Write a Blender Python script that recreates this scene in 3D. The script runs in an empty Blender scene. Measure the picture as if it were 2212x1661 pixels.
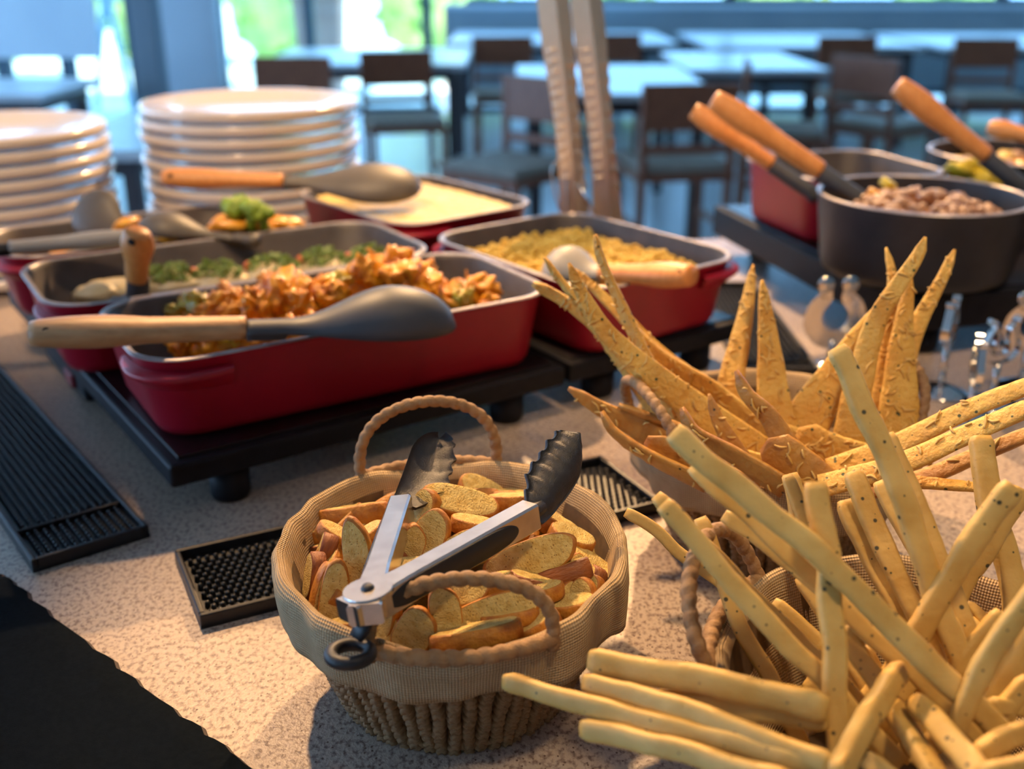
import bpy, bmesh, math, random
from mathutils import Vector, Matrix, Euler, noise
random.seed(11)
V3 = Vector
PI = math.pi
sc = bpy.context.scene
COL = sc.collection

# ------------------------------------------------------------------ camera
CT = 0.90                       # counter top height above the floor
HC = 0.42                       # camera height above the counter
FPX = 2300.0                    # focal length in pixels of the 2212 x 1661 frame
TH = math.atan((830.5 + 80) / FPX)
CAMP = V3((0, 0, CT + HC))
cd = bpy.data.cameras.new('camera'); cam = bpy.data.objects.new('camera', cd); COL.objects.link(cam)
cam.location = CAMP; cam.rotation_euler = (PI / 2 - TH, 0, 0)
cd.sensor_fit = 'HORIZONTAL'; cd.sensor_width = 36; cd.lens = FPX / 2212 * 36
cd.clip_start = 0.02; cd.clip_end = 200
cd.dof.use_dof = True; cd.dof.focus_distance = 0.63; cd.dof.aperture_fstop = 4.8
sc.camera = cam

# ------------------------------------------------------------------ world, sun, lamps, exposure
w = bpy.data.worlds.new('sky'); sc.world = w; w.use_nodes = True
bg = w.node_tree.nodes['Background']; bg.inputs[0].default_value = (0.36, 0.62, 1.0, 1); bg.inputs[1].default_value = 6.0
def lamp(name, kind, loc, target, energy, color, **kw):
    l = bpy.data.lights.new(name, kind); o = bpy.data.objects.new(name, l); COL.objects.link(o)
    o.location = loc; d = V3(target) - V3(loc); o.rotation_euler = d.to_track_quat('-Z', 'Y').to_euler()
    l.energy = energy; l.color = color
    for k, v in kw.items(): setattr(l, k, v)
    return o
lamp('sun', 'SUN', (0, -10, 20), (3.0, 2, 0), 14.0, (1.0, 0.95, 0.86), angle=0.01)
# unseen walls are added to cut fill light from the camera side (wall_unseen_front, wall_unseen_right below); daylight comes in through the glazing
WARM = (1.0, 0.60, 0.28)
lamp('ceiling_spot', 'SPOT', (0.20, 2.85, CT + 1.60), (0.0, 0.75, CT), 340, WARM, spot_size=1.1, spot_blend=0.35, shadow_soft_size=0.022)
lamp('ceiling_spot', 'SPOT', (-0.62, 1.60, CT + 1.55), (0.20, 0.55, CT), 200, WARM, spot_size=0.56, spot_blend=0.5, shadow_soft_size=0.03)
lamp('ceiling_downlight', 'SPOT', (0.42, 0.12, CT + 1.45), (0.27, 0.66, CT), 46, (1.0, 0.70, 0.38), spot_size=0.62, spot_blend=0.7, shadow_soft_size=0.09)
lamp('ceiling_downlight', 'SPOT', (-0.55, 0.55, CT + 1.5), (-0.5, 1.75, CT + .15), 85, (1.0, 0.66, 0.36), spot_size=0.85, spot_blend=0.6, shadow_soft_size=0.07)
lamp('ceiling_downlight', 'SPOT', (-0.02, 0.80, CT + 1.6), (0.0, 1.28, CT + .1), 62, (1.0, 0.66, 0.36), spot_size=0.58, spot_blend=0.7, shadow_soft_size=0.06)
lamp('ceiling_downlight', 'SPOT', (0.62, 0.75, CT + 1.6), (0.62, 1.42, CT + .1), 75, (1.0, 0.66, 0.36), spot_size=0.62, spot_blend=0.7, shadow_soft_size=0.06)
vs = sc.view_settings
vs.view_transform = 'Standard'; vs.look = 'None'; vs.exposure = 0.0; vs.gamma = 1.0; vs.use_curve_mapping = False

# ------------------------------------------------------------------ pixel helpers
CX, CY = 1106.0, 830.5
R_ = V3((1, 0, 0)); U_ = V3((0, math.sin(TH), math.cos(TH))); B_ = V3((0, -math.cos(TH), math.sin(TH)))
def ray(px, py):
    return ((px - CX) / FPX) * R_ - ((py - CY) / FPX) * U_ - B_
def at(px, py, h=0.0):
    r = ray(px, py); t = (h - HC) / r.z
    return CAMP + r * t
def near(base, px, py, d=0.0):
    r = ray(px, py).normalized(); t = (base - CAMP).dot(r)
    return CAMP + r * (t + d)
def depth(p): return -(p - CAMP).dot(B_)
def pxm(n, p): return n * depth(p) / FPX        # n pixels at point p in metres

# ------------------------------------------------------------------ materials
MATS = {}
def mat(name, c1, c2=None, scale=20, detail=4, rough=0.5, metal=0.0, bump=0.0, bscale=None, spec=0.5, coat=0.0,
        speck=None, contrast=(0.35, 0.65), weave=0.0, stretch=None, trans=0.0, sss=0.0, emit=None, speck2=None, bdist=0.0015):
    if name in MATS: return MATS[name]
    m = bpy.data.materials.new(name); m.use_nodes = True; nt = m.node_tree; N = nt.nodes; L = nt.links
    b = N['Principled BSDF']
    b.inputs['Roughness'].default_value = rough; b.inputs['Metallic'].default_value = metal
    b.inputs['Specular IOR Level'].default_value = spec; b.inputs['Coat Weight'].default_value = coat
    b.inputs['Coat Roughness'].default_value = 0.15
    b.inputs['Base Color'].default_value = (*c1, 1)
    if trans: b.inputs['Transmission Weight'].default_value = trans
    if sss:
        b.inputs['Subsurface Weight'].default_value = sss; b.inputs['Subsurface Radius'].default_value = (0.006, 0.003, 0.0015)
        b.inputs['Subsurface Scale'].default_value = 1.0
    if emit:
        b.inputs['Emission Color'].default_value = (*emit[0], 1); b.inputs['Emission Strength'].default_value = emit[1]
    tc = N.new('ShaderNodeTexCoord'); vec = tc.outputs['Object']
    if stretch:
        mp = N.new('ShaderNodeMapping'); mp.inputs['Scale'].default_value = stretch; L.new(vec, mp.inputs['Vector']); vec = mp.outputs[0]
    col = None
    if c2:
        n = N.new('ShaderNodeTexNoise'); n.inputs['Scale'].default_value = scale; n.inputs['Detail'].default_value = detail
        L.new(vec, n.inputs['Vector'])
        r = N.new('ShaderNodeMapRange'); r.inputs['From Min'].default_value = contrast[0]; r.inputs['From Max'].default_value = contrast[1]
        L.new(n.outputs['Fac'], r.inputs['Value'])
        mx = N.new('ShaderNodeMix'); mx.data_type = 'RGBA'; mx.inputs['A'].default_value = (*c1, 1); mx.inputs['B'].default_value = (*c2, 1)
        L.new(r.outputs[0], mx.inputs['Factor']); col = mx.outputs['Result']
    for sp in (speck, speck2):
        if not sp: continue
        sc_, ss, sr = sp
        v = N.new('ShaderNodeTexVoronoi'); v.inputs['Scale'].default_value = ss; L.new(vec, v.inputs['Vector'])
        r = N.new('ShaderNodeMapRange'); r.inputs['From Min'].default_value = sr; r.inputs['From Max'].default_value = sr * 0.7
        L.new(v.outputs['Distance'], r.inputs['Value'])
        gt = N.new('ShaderNodeMath'); gt.operation = 'GREATER_THAN'; gt.inputs[1].default_value = 0.55
        sx = N.new('ShaderNodeSeparateColor'); L.new(v.outputs['Color'], sx.inputs[0]); L.new(sx.outputs[0], gt.inputs[0])
        ml = N.new('ShaderNodeMath'); ml.operation = 'MULTIPLY'; L.new(r.outputs[0], ml.inputs[0]); L.new(gt.outputs[0], ml.inputs[1])
        mx = N.new('ShaderNodeMix'); mx.data_type = 'RGBA'; mx.inputs['B'].default_value = (*sc_, 1)
        if col: L.new(col, mx.inputs['A'])
        else: mx.inputs['A'].default_value = (*c1, 1)
        L.new(ml.outputs[0], mx.inputs['Factor']); col = mx.outputs['Result']
    if col: L.new(col, b.inputs['Base Color'])
    hgt = None
    if bump:
        n = N.new('ShaderNodeTexNoise'); n.inputs['Scale'].default_value = bscale or scale * 2; n.inputs['Detail'].default_value = 6
        L.new(vec, n.inputs['Vector']); hgt = n.outputs['Fac']
    if weave:
        ad = N.new('ShaderNodeMath'); ad.operation = 'ADD'; ws = []
        for ax in ('X', 'Y'):
            wv = N.new('ShaderNodeTexWave'); wv.bands_direction = ax; wv.inputs['Scale'].default_value = weave; wv.inputs['Distortion'].default_value = 0.6
            L.new(tc.outputs['UV'], wv.inputs['Vector']); ws.append(wv)
        L.new(ws[0].outputs['Fac'], ad.inputs[0]); L.new(ws[1].outputs['Fac'], ad.inputs[1]); hgt = ad.outputs[0]
        mx = N.new('ShaderNodeMix'); mx.data_type = 'RGBA'; mx.blend_type = 'MULTIPLY'; mx.inputs['Factor'].default_value = 0.35
        if col: L.new(col, mx.inputs['A'])
        else: mx.inputs['A'].default_value = (*c1, 1)
        L.new(hgt, mx.inputs['B']); L.new(mx.outputs['Result'], b.inputs['Base Color'])
    if hgt is not None:
        bp = N.new('ShaderNodeBump'); bp.inputs['Strength'].default_value = bump or 0.5; bp.inputs['Distance'].default_value = bdist
        L.new(hgt, bp.inputs['Height']); L.new(bp.outputs[0], b.inputs['Normal'])
    MATS[name] = m
    return m

M_GRANITE = mat('granite', (0.47, 0.375, 0.30), (0.17, 0.115, 0.095), 300, 6, 0.34, bump=0.45, bscale=600, contrast=(0.47, 0.66),
                speck=((0.13, 0.08, 0.06), 300, 0.24), stretch=(1, 0.8, 1))
M_DARKBASE = mat('counter_base', (0.05, 0.045, 0.05), (0.07, 0.06, 0.06), 10, rough=0.6)
M_TRAY = mat('tray_glass', (0.006, 0.005, 0.007), (0.010, 0.008, 0.011), 60, rough=0.28, spec=0.35)
M_TRAYB = mat('tray_body', (0.006, 0.006, 0.009), (0.010, 0.010, 0.013), 90, rough=0.5, spec=0.2)
M_RUBBER = mat('rubber', (0.005, 0.0065, 0.010), (0.009, 0.011, 0.015), 120, rough=0.38, bump=0.1, bscale=900, spec=0.45)
M_RED = mat('red_enamel', (0.38, 0.005, 0.024), (0.32, 0.004, 0.018), 14, rough=0.42, spec=0.45, coat=0.12, bump=0.12, bscale=120)
M_IRON = mat('dark_lining', (0.055, 0.045, 0.042), (0.085, 0.068, 0.06), 30, rough=0.5, bump=0.25, bscale=350, speck=((0.25, 0.2, 0.17), 160, 0.07))
M_BLACKPOT = mat('black_iron', (0.016, 0.0155, 0.018), (0.026, 0.024, 0.026), 40, rough=0.45, bump=0.2, bscale=300)
M_RIM = mat('pan_rim', (0.42, 0.37, 0.35), (0.30, 0.26, 0.26), 80, rough=0.35, metal=0.3)
M_SIL = mat('grey_silicone', (0.048, 0.054, 0.066), (0.058, 0.064, 0.076), 30, rough=0.5, bump=0.04, bscale=600)
M_SILL = mat('pale_grey_silicone', (0.26, 0.25, 0.24), (0.30, 0.29, 0.27), 30, rough=0.5)
M_SILB = mat('brown_silicone', (0.09, 0.075, 0.06), (0.11, 0.09, 0.07), 30, rough=0.5)
M_WOOD = mat('beech_wood', (0.62, 0.36, 0.17), (0.50, 0.27, 0.115), 30, 6, 0.45, bump=0.08, bscale=200, stretch=(1, 7, 7))
M_WOODO = mat('orange_wood', (0.70, 0.29, 0.075), (0.60, 0.23, 0.055), 30, 6, 0.45, stretch=(7, 7, 1.5))
M_HOLE_SHADE = mat('hole_shade', (0.012, 0.008, 0.006), (0.02, 0.012, 0.01), 90, rough=0.9)  # near-black colour for the shade inside a hanging hole
M_PLATE = mat('cream_ceramic', (0.72, 0.62, 0.52), (0.70, 0.60, 0.50), 12, rough=0.16, spec=0.6, coat=0.4)
M_STEEL = mat('brushed_steel', (0.62, 0.58, 0.55), (0.52, 0.48, 0.46), 90, rough=0.26, metal=1.0, stretch=(1, 1, 1))
M_SATIN = mat('satin_steel', (0.82, 0.71, 0.57), (0.78, 0.67, 0.53), 60, rough=0.32, metal=0.8)
M_CHROME = mat('polished_steel', (0.72, 0.69, 0.66), (0.66, 0.63, 0.60), 60, rough=0.10, metal=1.0)
M_NYLON = mat('black_nylon', (0.014, 0.014, 0.018), (0.02, 0.02, 0.024), 400, rough=0.42, bump=0.35, bscale=1400)
M_GRIP = mat('grip_rubber', (0.006, 0.0065, 0.009), (0.009, 0.0095, 0.012), 300, rough=0.5)
M_ROPE = mat('paper_rope', (0.36, 0.21, 0.095), (0.24, 0.13, 0.055), 140, 5, 0.7, bump=0.5, bscale=700)
M_ROPEI = mat('basket_gap_shade', (0.14, 0.085, 0.04), (0.09, 0.055, 0.028), 120, rough=0.85)  # darkened so the gaps between strands look shaded
M_LINEN = mat('linen', (0.50, 0.365, 0.215), (0.42, 0.30, 0.17), 60, rough=0.9, spec=0.15, bump=0.6, weave=190)
M_STICK = mat('breadstick', (0.61, 0.40, 0.115), (0.51, 0.30, 0.065), 45, 4, 0.55, bump=0.3, bscale=260,
              speck=((0.05, 0.045, 0.018), 120, 0.17), speck2=((0.08, 0.075, 0.025), 200, 0.15), sss=0.06)
M_CRACK = mat('cracker', (0.74, 0.46, 0.10), (0.60, 0.29, 0.04), 32, 5, 0.55, bump=1.0, bscale=260, bdist=0.0022,
              speck=((0.05, 0.06, 0.015), 150, 0.20), speck2=((0.14, 0.08, 0.02), 230, 0.12), sss=0.05)
M_CRACKB = mat('browned_cracker', (0.54, 0.27, 0.05), (0.36, 0.145, 0.022), 45, 6, 0.5, bump=0.9, bscale=240,
               speck=((0.05, 0.04, 0.02), 120, 0.13), sss=0.08)
M_CHEESE = mat('baked_cheese', (0.72, 0.47, 0.14), (0.62, 0.36, 0.08), 80, rough=0.5, bump=0.2, bscale=400)
M_CRUMB = mat('bread_crumb', (0.74, 0.55, 0.19), (0.60, 0.39, 0.10), 2.6, 6, 0.85, bump=1.0, bscale=9, stretch=(2.3, .6, 1),
              speck=((0.34, 0.19, 0.045), 7.0, 0.27), speck2=((0.10, 0.07, 0.03), 2.4, 0.07), sss=0.0)
M_CRUST = mat('bread_crust', (0.54, 0.225, 0.024), (0.34, 0.11, 0.010), 1.4, 5, 0.5, bump=0.5, bscale=5, stretch=(2.3, .6, 1),
              speck=((0.10, 0.055, 0.02), 2.6, 0.07))
M_CRUSTD = mat('dark_crust', (0.32, 0.10, 0.02), (0.20, 0.055, 0.013), 1.4, 5, 0.5, bump=0.5, bscale=5)
M_CHICK = mat('braised_chicken', (0.68, 0.31, 0.010), (0.40, 0.105, 0.003), 1.6, 6, 0.38, bump=0.7, bscale=4, coat=0.12, spec=0.35,
              speck=((0.30, 0.20, 0.02), 3, 0.16))
M_CHICKG = mat('pepper_piece', (0.40, 0.36, 0.03), (0.46, 0.22, 0.02), 1.6, 6, 0.3, bump=0.6, bscale=4, coat=0.4)
M_CARROT = mat('carrot', (0.80, 0.30, 0.02), (0.78, 0.42, 0.04), 40, 5, 0.35, bump=0.3, bscale=150, coat=0.3)
M_BROC = mat('broccoli', (0.26, 0.36, 0.02), (0.13, 0.22, 0.015), 80, 5, 0.5, bump=0.6, bscale=200)
M_HERB = mat('chopped_herb', (0.11, 0.20, 0.02), (0.24, 0.30, 0.05), 120, 4, 0.45)
M_FISH = mat('white_fish', (0.66, 0.56, 0.36), (0.56, 0.44, 0.22), 50, 5, 0.45, bump=0.5, bscale=160)
M_TOM = mat('tomato', (0.62, 0.16, 0.05), (0.50, 0.10, 0.03), 50, rough=0.3)
M_COUS = mat('toasted_farofa', (0.82, 0.58, 0.11), (0.72, 0.46, 0.06), 120, 5, 0.6, bump=0.9, bscale=300, speck=((0.40, 0.25, 0.06), 200, 0.14))
M_POLEN = mat('creamy_polenta', (0.74, 0.53, 0.17), (0.66, 0.44, 0.12), 60, 5, 0.45, bump=0.5, bscale=160, speck=((0.36, 0.28, 0.06), 90, 0.10))
M_BEAN = mat('bean', (0.42, 0.22, 0.12), (0.56, 0.36, 0.22), 1.0, rough=0.35, coat=0.2)
M_CABB = mat('yellow_cabbage', (0.78, 0.60, 0.03), (0.66, 0.50, 0.04), 50, rough=0.4, coat=0.2)
M_CHWOOD = mat('chair_wood', (0.30, 0.105, 0.05), (0.21, 0.07, 0.035), 12, 5, 0.4, stretch=(6, 6, 1))
M_CUSH = mat('seat_cushion', (0.36, 0.32, 0.27), (0.30, 0.27, 0.23), 30, rough=0.85)
M_TTOP = mat('table_top', (0.66, 0.74, 0.80), (0.60, 0.68, 0.75), 6, rough=0.30, spec=0.8)
M_TLEG = mat('table_leg', (0.045, 0.04, 0.05), (0.06, 0.05, 0.055), 12, rough=0.5)
M_FLOOR = mat('floor_tile', (0.50, 0.53, 0.55), (0.44, 0.47, 0.50), 1.5, rough=0.32, spec=0.55)
M_WALLB = mat('blue_grey_wall', (0.30, 0.38, 0.44), (0.27, 0.35, 0.41), 3, rough=0.8)
M_PALE = mat('pale_panel', (0.62, 0.76, 0.86), (0.58, 0.72, 0.83), 3, rough=0.7)
M_WALLW = mat('warm_wall', (0.55, 0.45, 0.36), (0.52, 0.42, 0.34), 2, rough=0.85)
M_COLG = mat('column_grey', (0.22, 0.29, 0.35), (0.20, 0.27, 0.33), 3, rough=0.7)
M_FRAME = mat('window_frame', (0.05, 0.09, 0.13), (0.06, 0.10, 0.14), 5, rough=0.5)
M_CEIL = mat('ceiling_white', (0.75, 0.76, 0.76), (0.72, 0.73, 0.74), 2, rough=0.9)
M_GRASS = mat('outdoor_lawn', (0.42, 0.55, 0.22), (0.60, 0.62, 0.40), 0.6, rough=0.9)
M_PAVE = mat('outdoor_paving', (0.80, 0.78, 0.72), (0.72, 0.70, 0.66), 1.5, rough=0.8)
M_LEAF = mat('shrub_leaf', (0.20, 0.42, 0.10), (0.40, 0.55, 0.16), 2.5, rough=0.6)
M_LEAF2 = mat('shrub_leaf_yellow', (0.50, 0.60, 0.16), (0.30, 0.48, 0.12), 3, rough=0.6)
M_TERRA = mat('terracotta', (0.68, 0.40, 0.30), (0.60, 0.34, 0.26), 4, rough=0.8)
M_CLOTH = mat('black_cloth', (0.003, 0.005, 0.0075), (0.005, 0.0075, 0.0105), 300, rough=1.0, spec=0.04, bump=0.4, bscale=1500)
M_CLOTHE = mat('cloth_edge', (0.085, 0.06, 0.05), (0.035, 0.028, 0.028), 40, rough=0.8, stretch=(1, 1, 60))
M_REDLED = mat('red_switch', (0.25, 0.01, 0.02), (0.2, 0.01, 0.02), 50, rough=0.3)
M_GLASS = bpy.data.materials.new('window_glass'); M_GLASS.use_nodes = True
_n = M_GLASS.node_tree.nodes; _l = M_GLASS.node_tree.links
_t = _n.new('ShaderNodeBsdfTransparent'); _g = _n.new('ShaderNodeBsdfGlossy'); _g.inputs['Roughness'].default_value = 0.02
_m = _n.new('ShaderNodeMixShader'); _m.inputs[0].default_value = 0.06
_nz = _n.new('ShaderNodeTexNoise'); _nz.inputs['Scale'].default_value = 2.0
_t.inputs[0].default_value = (0.80, 0.95, 1.0, 1)
_l.new(_t.outputs[0], _m.inputs[1]); _l.new(_g.outputs[0], _m.inputs[2]); _l.new(_m.outputs[0], _n['Material Output'].inputs['Surface'])

# ------------------------------------------------------------------ mesh helpers
ORG = {}
def tag(o, label=None, cat=None, group=None, kind=None):
    if label: o['label'] = label
    if cat: o['category'] = cat
    if group: o['group'] = group
    if kind: o['kind'] = kind
    return o
def thing(name, label, cat, loc, group=None):
    o = bpy.data.objects.new(name, None); o.empty_display_size = 0.02
    COL.objects.link(o); o.location = loc; ORG[o.name] = V3(loc)
    return tag(o, label, cat, group)
def mdata(name, V, F, mats, smooth=True, mi=None, uv=None):
    me = bpy.data.meshes.new(name); me.from_pydata([tuple(v) for v in V], [], F)
    for m in (mats if isinstance(mats, (list, tuple)) else [mats]): me.materials.append(m)
    if smooth: me.polygons.foreach_set('use_smooth', [True] * len(me.polygons))
    if mi: me.polygons.foreach_set('material_index', mi)
    if uv:
        ul = me.uv_layers.new(name='uv')
        for p in me.polygons:
            for li in p.loop_indices: ul.data[li].uv = uv[me.loops[li].vertex_index]
    me.update()
    return me
def mk(name, V, F, mats, parent=None, smooth=True, origin=None, mi=None, uv=None):
    if parent is not None: org = ORG[parent.name]
    elif origin is not None: org = V3(origin)
    else:
        org = sum((V3(v) for v in V), V3()) / len(V); org.z = min(v[2] for v in V)
    me = mdata(name, [V3(v) - org for v in V], F, mats, smooth, mi, uv)
    o = bpy.data.objects.new(name, me); COL.objects.link(o)
    if parent is not None: o.parent = parent
    else: o.location = org
    ORG[o.name] = org
    return o
def inst(name, me, M, parent=None):
    o = bpy.data.objects.new(name, me); COL.objects.link(o)
    if parent is not None:
        o.parent = parent; o.matrix_local = Matrix.Translation(-ORG[parent.name]) @ M
    else: o.matrix_local = M
    ORG[o.name] = M.to_translation()
    return o
def basis(x, y, z, loc):
    return Matrix(((x[0], y[0], z[0], loc[0]), (x[1], y[1], z[1], loc[1]), (x[2], y[2], z[2], loc[2]), (0, 0, 0, 1)))
def bbox(sx, sy, sz, bev=0.0, seg=2):
    bm = bmesh.new(); bmesh.ops.create_cube(bm, size=1)
    bmesh.ops.scale(bm, vec=(sx, sy, sz), verts=bm.verts)
    if bev: bmesh.ops.bevel(bm, geom=bm.edges[:], offset=bev, segments=seg, affect='EDGES', profile=0.5)
    bm.verts.index_update()
    V = [v.co.copy() for v in bm.verts]; F = [tuple(v.index for v in f.verts) for f in bm.faces]; bm.free()
    return V, F
def xf(V, M): return [M @ V3(v) for v in V]
BC = {}
def box(name, size, loc, m, parent=None, rot=0.0, bev=0.004, smooth=False):
    key = (round(size[0], 4), round(size[1], 4), round(size[2], 4), bev, m.name)
    if key not in BC:
        V, F = bbox(*size, bev); BC[key] = mdata(name, V, F, m, smooth)
    return inst(name, BC[key], Matrix.Translation(loc) @ Matrix.Rotation(rot, 4, 'Z'), parent)
def sweep(path, sec, up=V3((0, 0, 1)), cap=True):
    path = [V3(p) for p in path]; n = len(path); V = []; F = []; nrm = V3(up); m = 0
    for i, p in enumerate(path):
        t = (path[min(i + 1, n - 1)] - path[max(i - 1, 0)]).normalized()
        nrm = nrm - t * nrm.dot(t)
        if nrm.length < 1e-6: nrm = t.orthogonal()
        nrm.normalize(); s = t.cross(nrm)
        S = sec(i, i / (n - 1)); m = len(S)
        V += [p + s * a + nrm * b for a, b in S]
    for i in range(n - 1):
        for j in range(m):
            F.append((i * m + j, i * m + (j + 1) % m, (i + 1) * m + (j + 1) % m, (i + 1) * m + j))
    if cap:
        F.append(tuple(range(m - 1, -1, -1))); F.append(tuple((n - 1) * m + j for j in range(m)))
    return V, F
def circ(a, b, n=10): return [(a * math.cos(2 * PI * j / n), b * math.sin(2 * PI * j / n)) for j in range(n)]
def tube(path, r, n=10, up=V3((0, 0, 1)), flat=1.0):
    f = r if callable(r) else (lambda u: r)
    return sweep(path, lambda i, u: circ(f(u), f(u) * flat, n), up)
def smoothpath(P, n=16):
    P = [V3(p) for p in P]
    if len(P) == 2: return [P[0].lerp(P[1], i / n) for i in range(n + 1)]
    Q = [2 * P[0] - P[1]] + P + [2 * P[-1] - P[-2]]; out = []; seg = len(P) - 1; k = max(2, n // seg)
    for s in range(seg):
        a, b, c, d = Q[s:s + 4]
        for i in range(k):
            t = i / k
            out.append(0.5 * (2 * b + (c - a) * t + (2 * a - 5 * b + 4 * c - d) * t * t + (3 * b - a - 3 * c + d) * t ** 3))
    return out + [P[-1]]
def resample(path, step):
    path = [V3(p) for p in path]; D = [0]
    for a, b in zip(path, path[1:]): D.append(D[-1] + (b - a).length)
    n = max(2, int(D[-1] / step)); out = []; j = 0
    for i in range(n + 1):
        d = D[-1] * i / n
        while j < len(D) - 2 and D[j + 1] < d: j += 1
        t = (d - D[j]) / max(1e-9, D[j + 1] - D[j]); out.append(path[j].lerp(path[j + 1], t))
    return out
def rope(path, r, pitch=0.0075, n=12, up=V3((0, 0, 1)), groove=0.30):
    path = resample(path, pitch / 6); st = (path[1] - path[0]).length
    def sec(i, u):
        out = []
        for j in range(n):
            ph = 2 * PI * j / n; fr = (ph / (2 * PI) + i * st / pitch) % 1.0
            wob = 1 + 0.10 * noise.noise(path[i] * 90)
            rr = r * wob * (1 - groove + groove * math.sqrt(max(0, math.sin(PI * fr))) * 1.15)
            out.append((rr * math.cos(ph), rr * math.sin(ph)))
        return out
    return sweep(path, sec, up)
def lathe(prof, n=48, c=V3((0, 0, 0))):
    V = []; F = []; m = len(prof)
    for i in range(n):
        a = 2 * PI * i / n
        V += [c + V3((r * math.cos(a), r * math.sin(a), z)) for r, z in prof]
    for i in range(n):
        k = (i + 1) % n
        for j in range(m - 1): F.append((i * m + j, k * m + j, k * m + j + 1, i * m + j + 1))
    return V, F
def join(parts):
    V = []; F = []
    for v, f in parts:
        o = len(V); V += v; F += [tuple(i + o for i in q) for q in f]
    return V, F
def rrect(a, b, r, k=6):
    out = []
    for cx, cy, a0 in ((a - r, b - r, 0), (-a + r, b - r, 90), (-a + r, -b + r, 180), (a - r, -b + r, 270)):
        for i in range(k + 1):
            t = math.radians(a0 + 90 * i / k); out.append((cx + r * math.cos(t), cy + r * math.sin(t)))
    return out
def loft(loops, cap0=False, cap1=False):
    m = len(loops[0]); V = [p for l in loops for p in l]; F = []
    for i in range(len(loops) - 1):
        for j in range(m): F.append((i * m + j, i * m + (j + 1) % m, (i + 1) * m + (j + 1) % m, (i + 1) * m + j))
    if cap0: F.append(tuple(range(m - 1, -1, -1)))
    if cap1: F.append(tuple((len(loops) - 1) * m + j for j in range(m)))
    return V, F
def lump(seed, sub=3, amp=0.28, fr=2.2, squash=(1, 1, 1), ridge=False):
    bm = bmesh.new(); bmesh.ops.create_icosphere(bm, subdivisions=sub, radius=1)
    off = V3((seed * 7.3, seed * 3.1, seed * 1.7))
    for v in bm.verts:
        p = v.co.copy(); d = amp * noise.noise(p * fr + off) + amp * 0.6 * noise.noise(p * fr * 2.3 + off) + amp * 0.3 * noise.noise(p * fr * 5 + off)
        if ridge: d = d * .8 - amp * .5 * abs(noise.noise(p * fr * 1.6 + off * 2)) + amp * .25 * (1 - 2 * abs(noise.noise(p * fr * 3.5 + off)))
        v.co = p * (1 + d); v.co = V3((v.co.x * squash[0], v.co.y * squash[1], v.co.z * squash[2]))
    bm.verts.index_update()
    V = [v.co.copy() for v in bm.verts]; F = [tuple(v.index for v in f.verts) for f in bm.faces]; bm.free()
    return V, F
def rot_eul(a, b, c): return Euler((a, b, c)).to_matrix().to_4x4()

# ------------------------------------------------------------------ the room
def struct(name, V, F, m, parent=None, smooth=False, label=None):
    o = mk(name, V, F, m, parent, smooth)
    if parent is None: o['kind'] = 'structure'
    if label: o['label'] = label
    return o
def sbox(name, x0, x1, y0, y1, z0, z1, m, parent=None, label=None):
    V, F = bbox(x1 - x0, y1 - y0, z1 - z0)
    return struct(name, xf(V, Matrix.Translation(((x0 + x1) / 2, (y0 + y1) / 2, (z0 + z1) / 2))), F, m, parent, label=label)
YB = 10.4                                             # glazed back wall of the dining room
sbox('floor', -9, 11, -7, YB + 0.1, -0.1, 0, M_FLOOR, label='pale glossy tiled restaurant floor')
sbox('ceiling', -9, 11, -7, YB + 0.1, 3.0, 3.15, M_CEIL, label='plain white ceiling')
sbox('wall_unseen_front', -9, 11, -4.1, -4.0, 0, 3.0, M_WALLW, label='unseen warm plain wall behind the camera, added to cut fill light')  # out of view, added to block front fill from the sky
sbox('wall_unseen_right', 10.9, 11, -4, YB, 0, 3.0, M_WALLW, label='unseen warm plain side wall, added to cut fill light')  # out of view, added to hold back sky fill from the side
XW = near(at(960, 60, -0.15), 960, 60).x / near(at(960, 60, -0.15), 960, 60).y * YB
wb = sbox('wall_back', XW, 11, YB - 0.05, YB + 0.05, 0.22, 0.93, M_WALLB, label='low blue-grey panel wall with daylight above and below it')
sbox('wall_ledge', XW, 11, YB - 0.09, YB + 0.07, 0.93, 0.97, M_PALE, wb)
def window(n, x0, x1, z0, z1, y, label, mull):
    V, F = bbox(x1 - x0, 0.012, z1 - z0)
    g = struct('window_%d' % n, xf(V, Matrix.Translation(((x0 + x1) / 2, y, (z0 + z1) / 2))), F, M_GLASS, label=label)
    for x in mull:
        sbox('mullion', x - 0.045, x + 0.045, y - 0.05, y + 0.05, z0, z1, M_FRAME, g)
    sbox('frame_rail', x0, x1, y - 0.05, y + 0.05, z0, z0 + 0.05, M_FRAME, g)
    sbox('frame_rail', x0, x1, y - 0.05, y + 0.05, z1 - 0.06, z1, M_FRAME, g)
def xat(px, y): return (px - CX) / FPX * (y * math.cos(TH) + 0.5 * math.sin(TH))
window(1, xat(470, YB), xat(950, YB), 0.0, 3.0, YB, 'full-height window of three panes onto the garden', [xat(472, YB), xat(668, YB), xat(922, YB)])
window(2, XW + 0.2, 11, 0.97, 3.0, YB, 'long band of glazing above the low panel wall', [2.0, 4.5, 7.0])
window(3, XW + 0.2, 11, 0.0, 0.22, YB, 'low strip of glazing under the panel wall', [1.0, 2.0, 3.0, 4.2])
YL = 6.4
sbox('wall_left', xat(356, YL), xat(472, YL), YL, YL + 0.12, 0, 3.0, M_PALE, label='pale blue wall beside the garden window')
V, F = bbox(xat(352, 6.0) - xat(300, 6.0), 0.14, 3.0, 0.01)
struct('wall_column', xf(V, Matrix.Translation(((xat(352, 6.0) + xat(300, 6.0)) / 2, 6.0, 1.5))), F, M_COLG, label='slim blue-grey column beside the pale wall')
sbox('wall_screen', -9, xat(212, 7.5), 7.5, 7.56, 0.72, 1.16, M_PALE, label='low pale screen left of the column')
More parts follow.
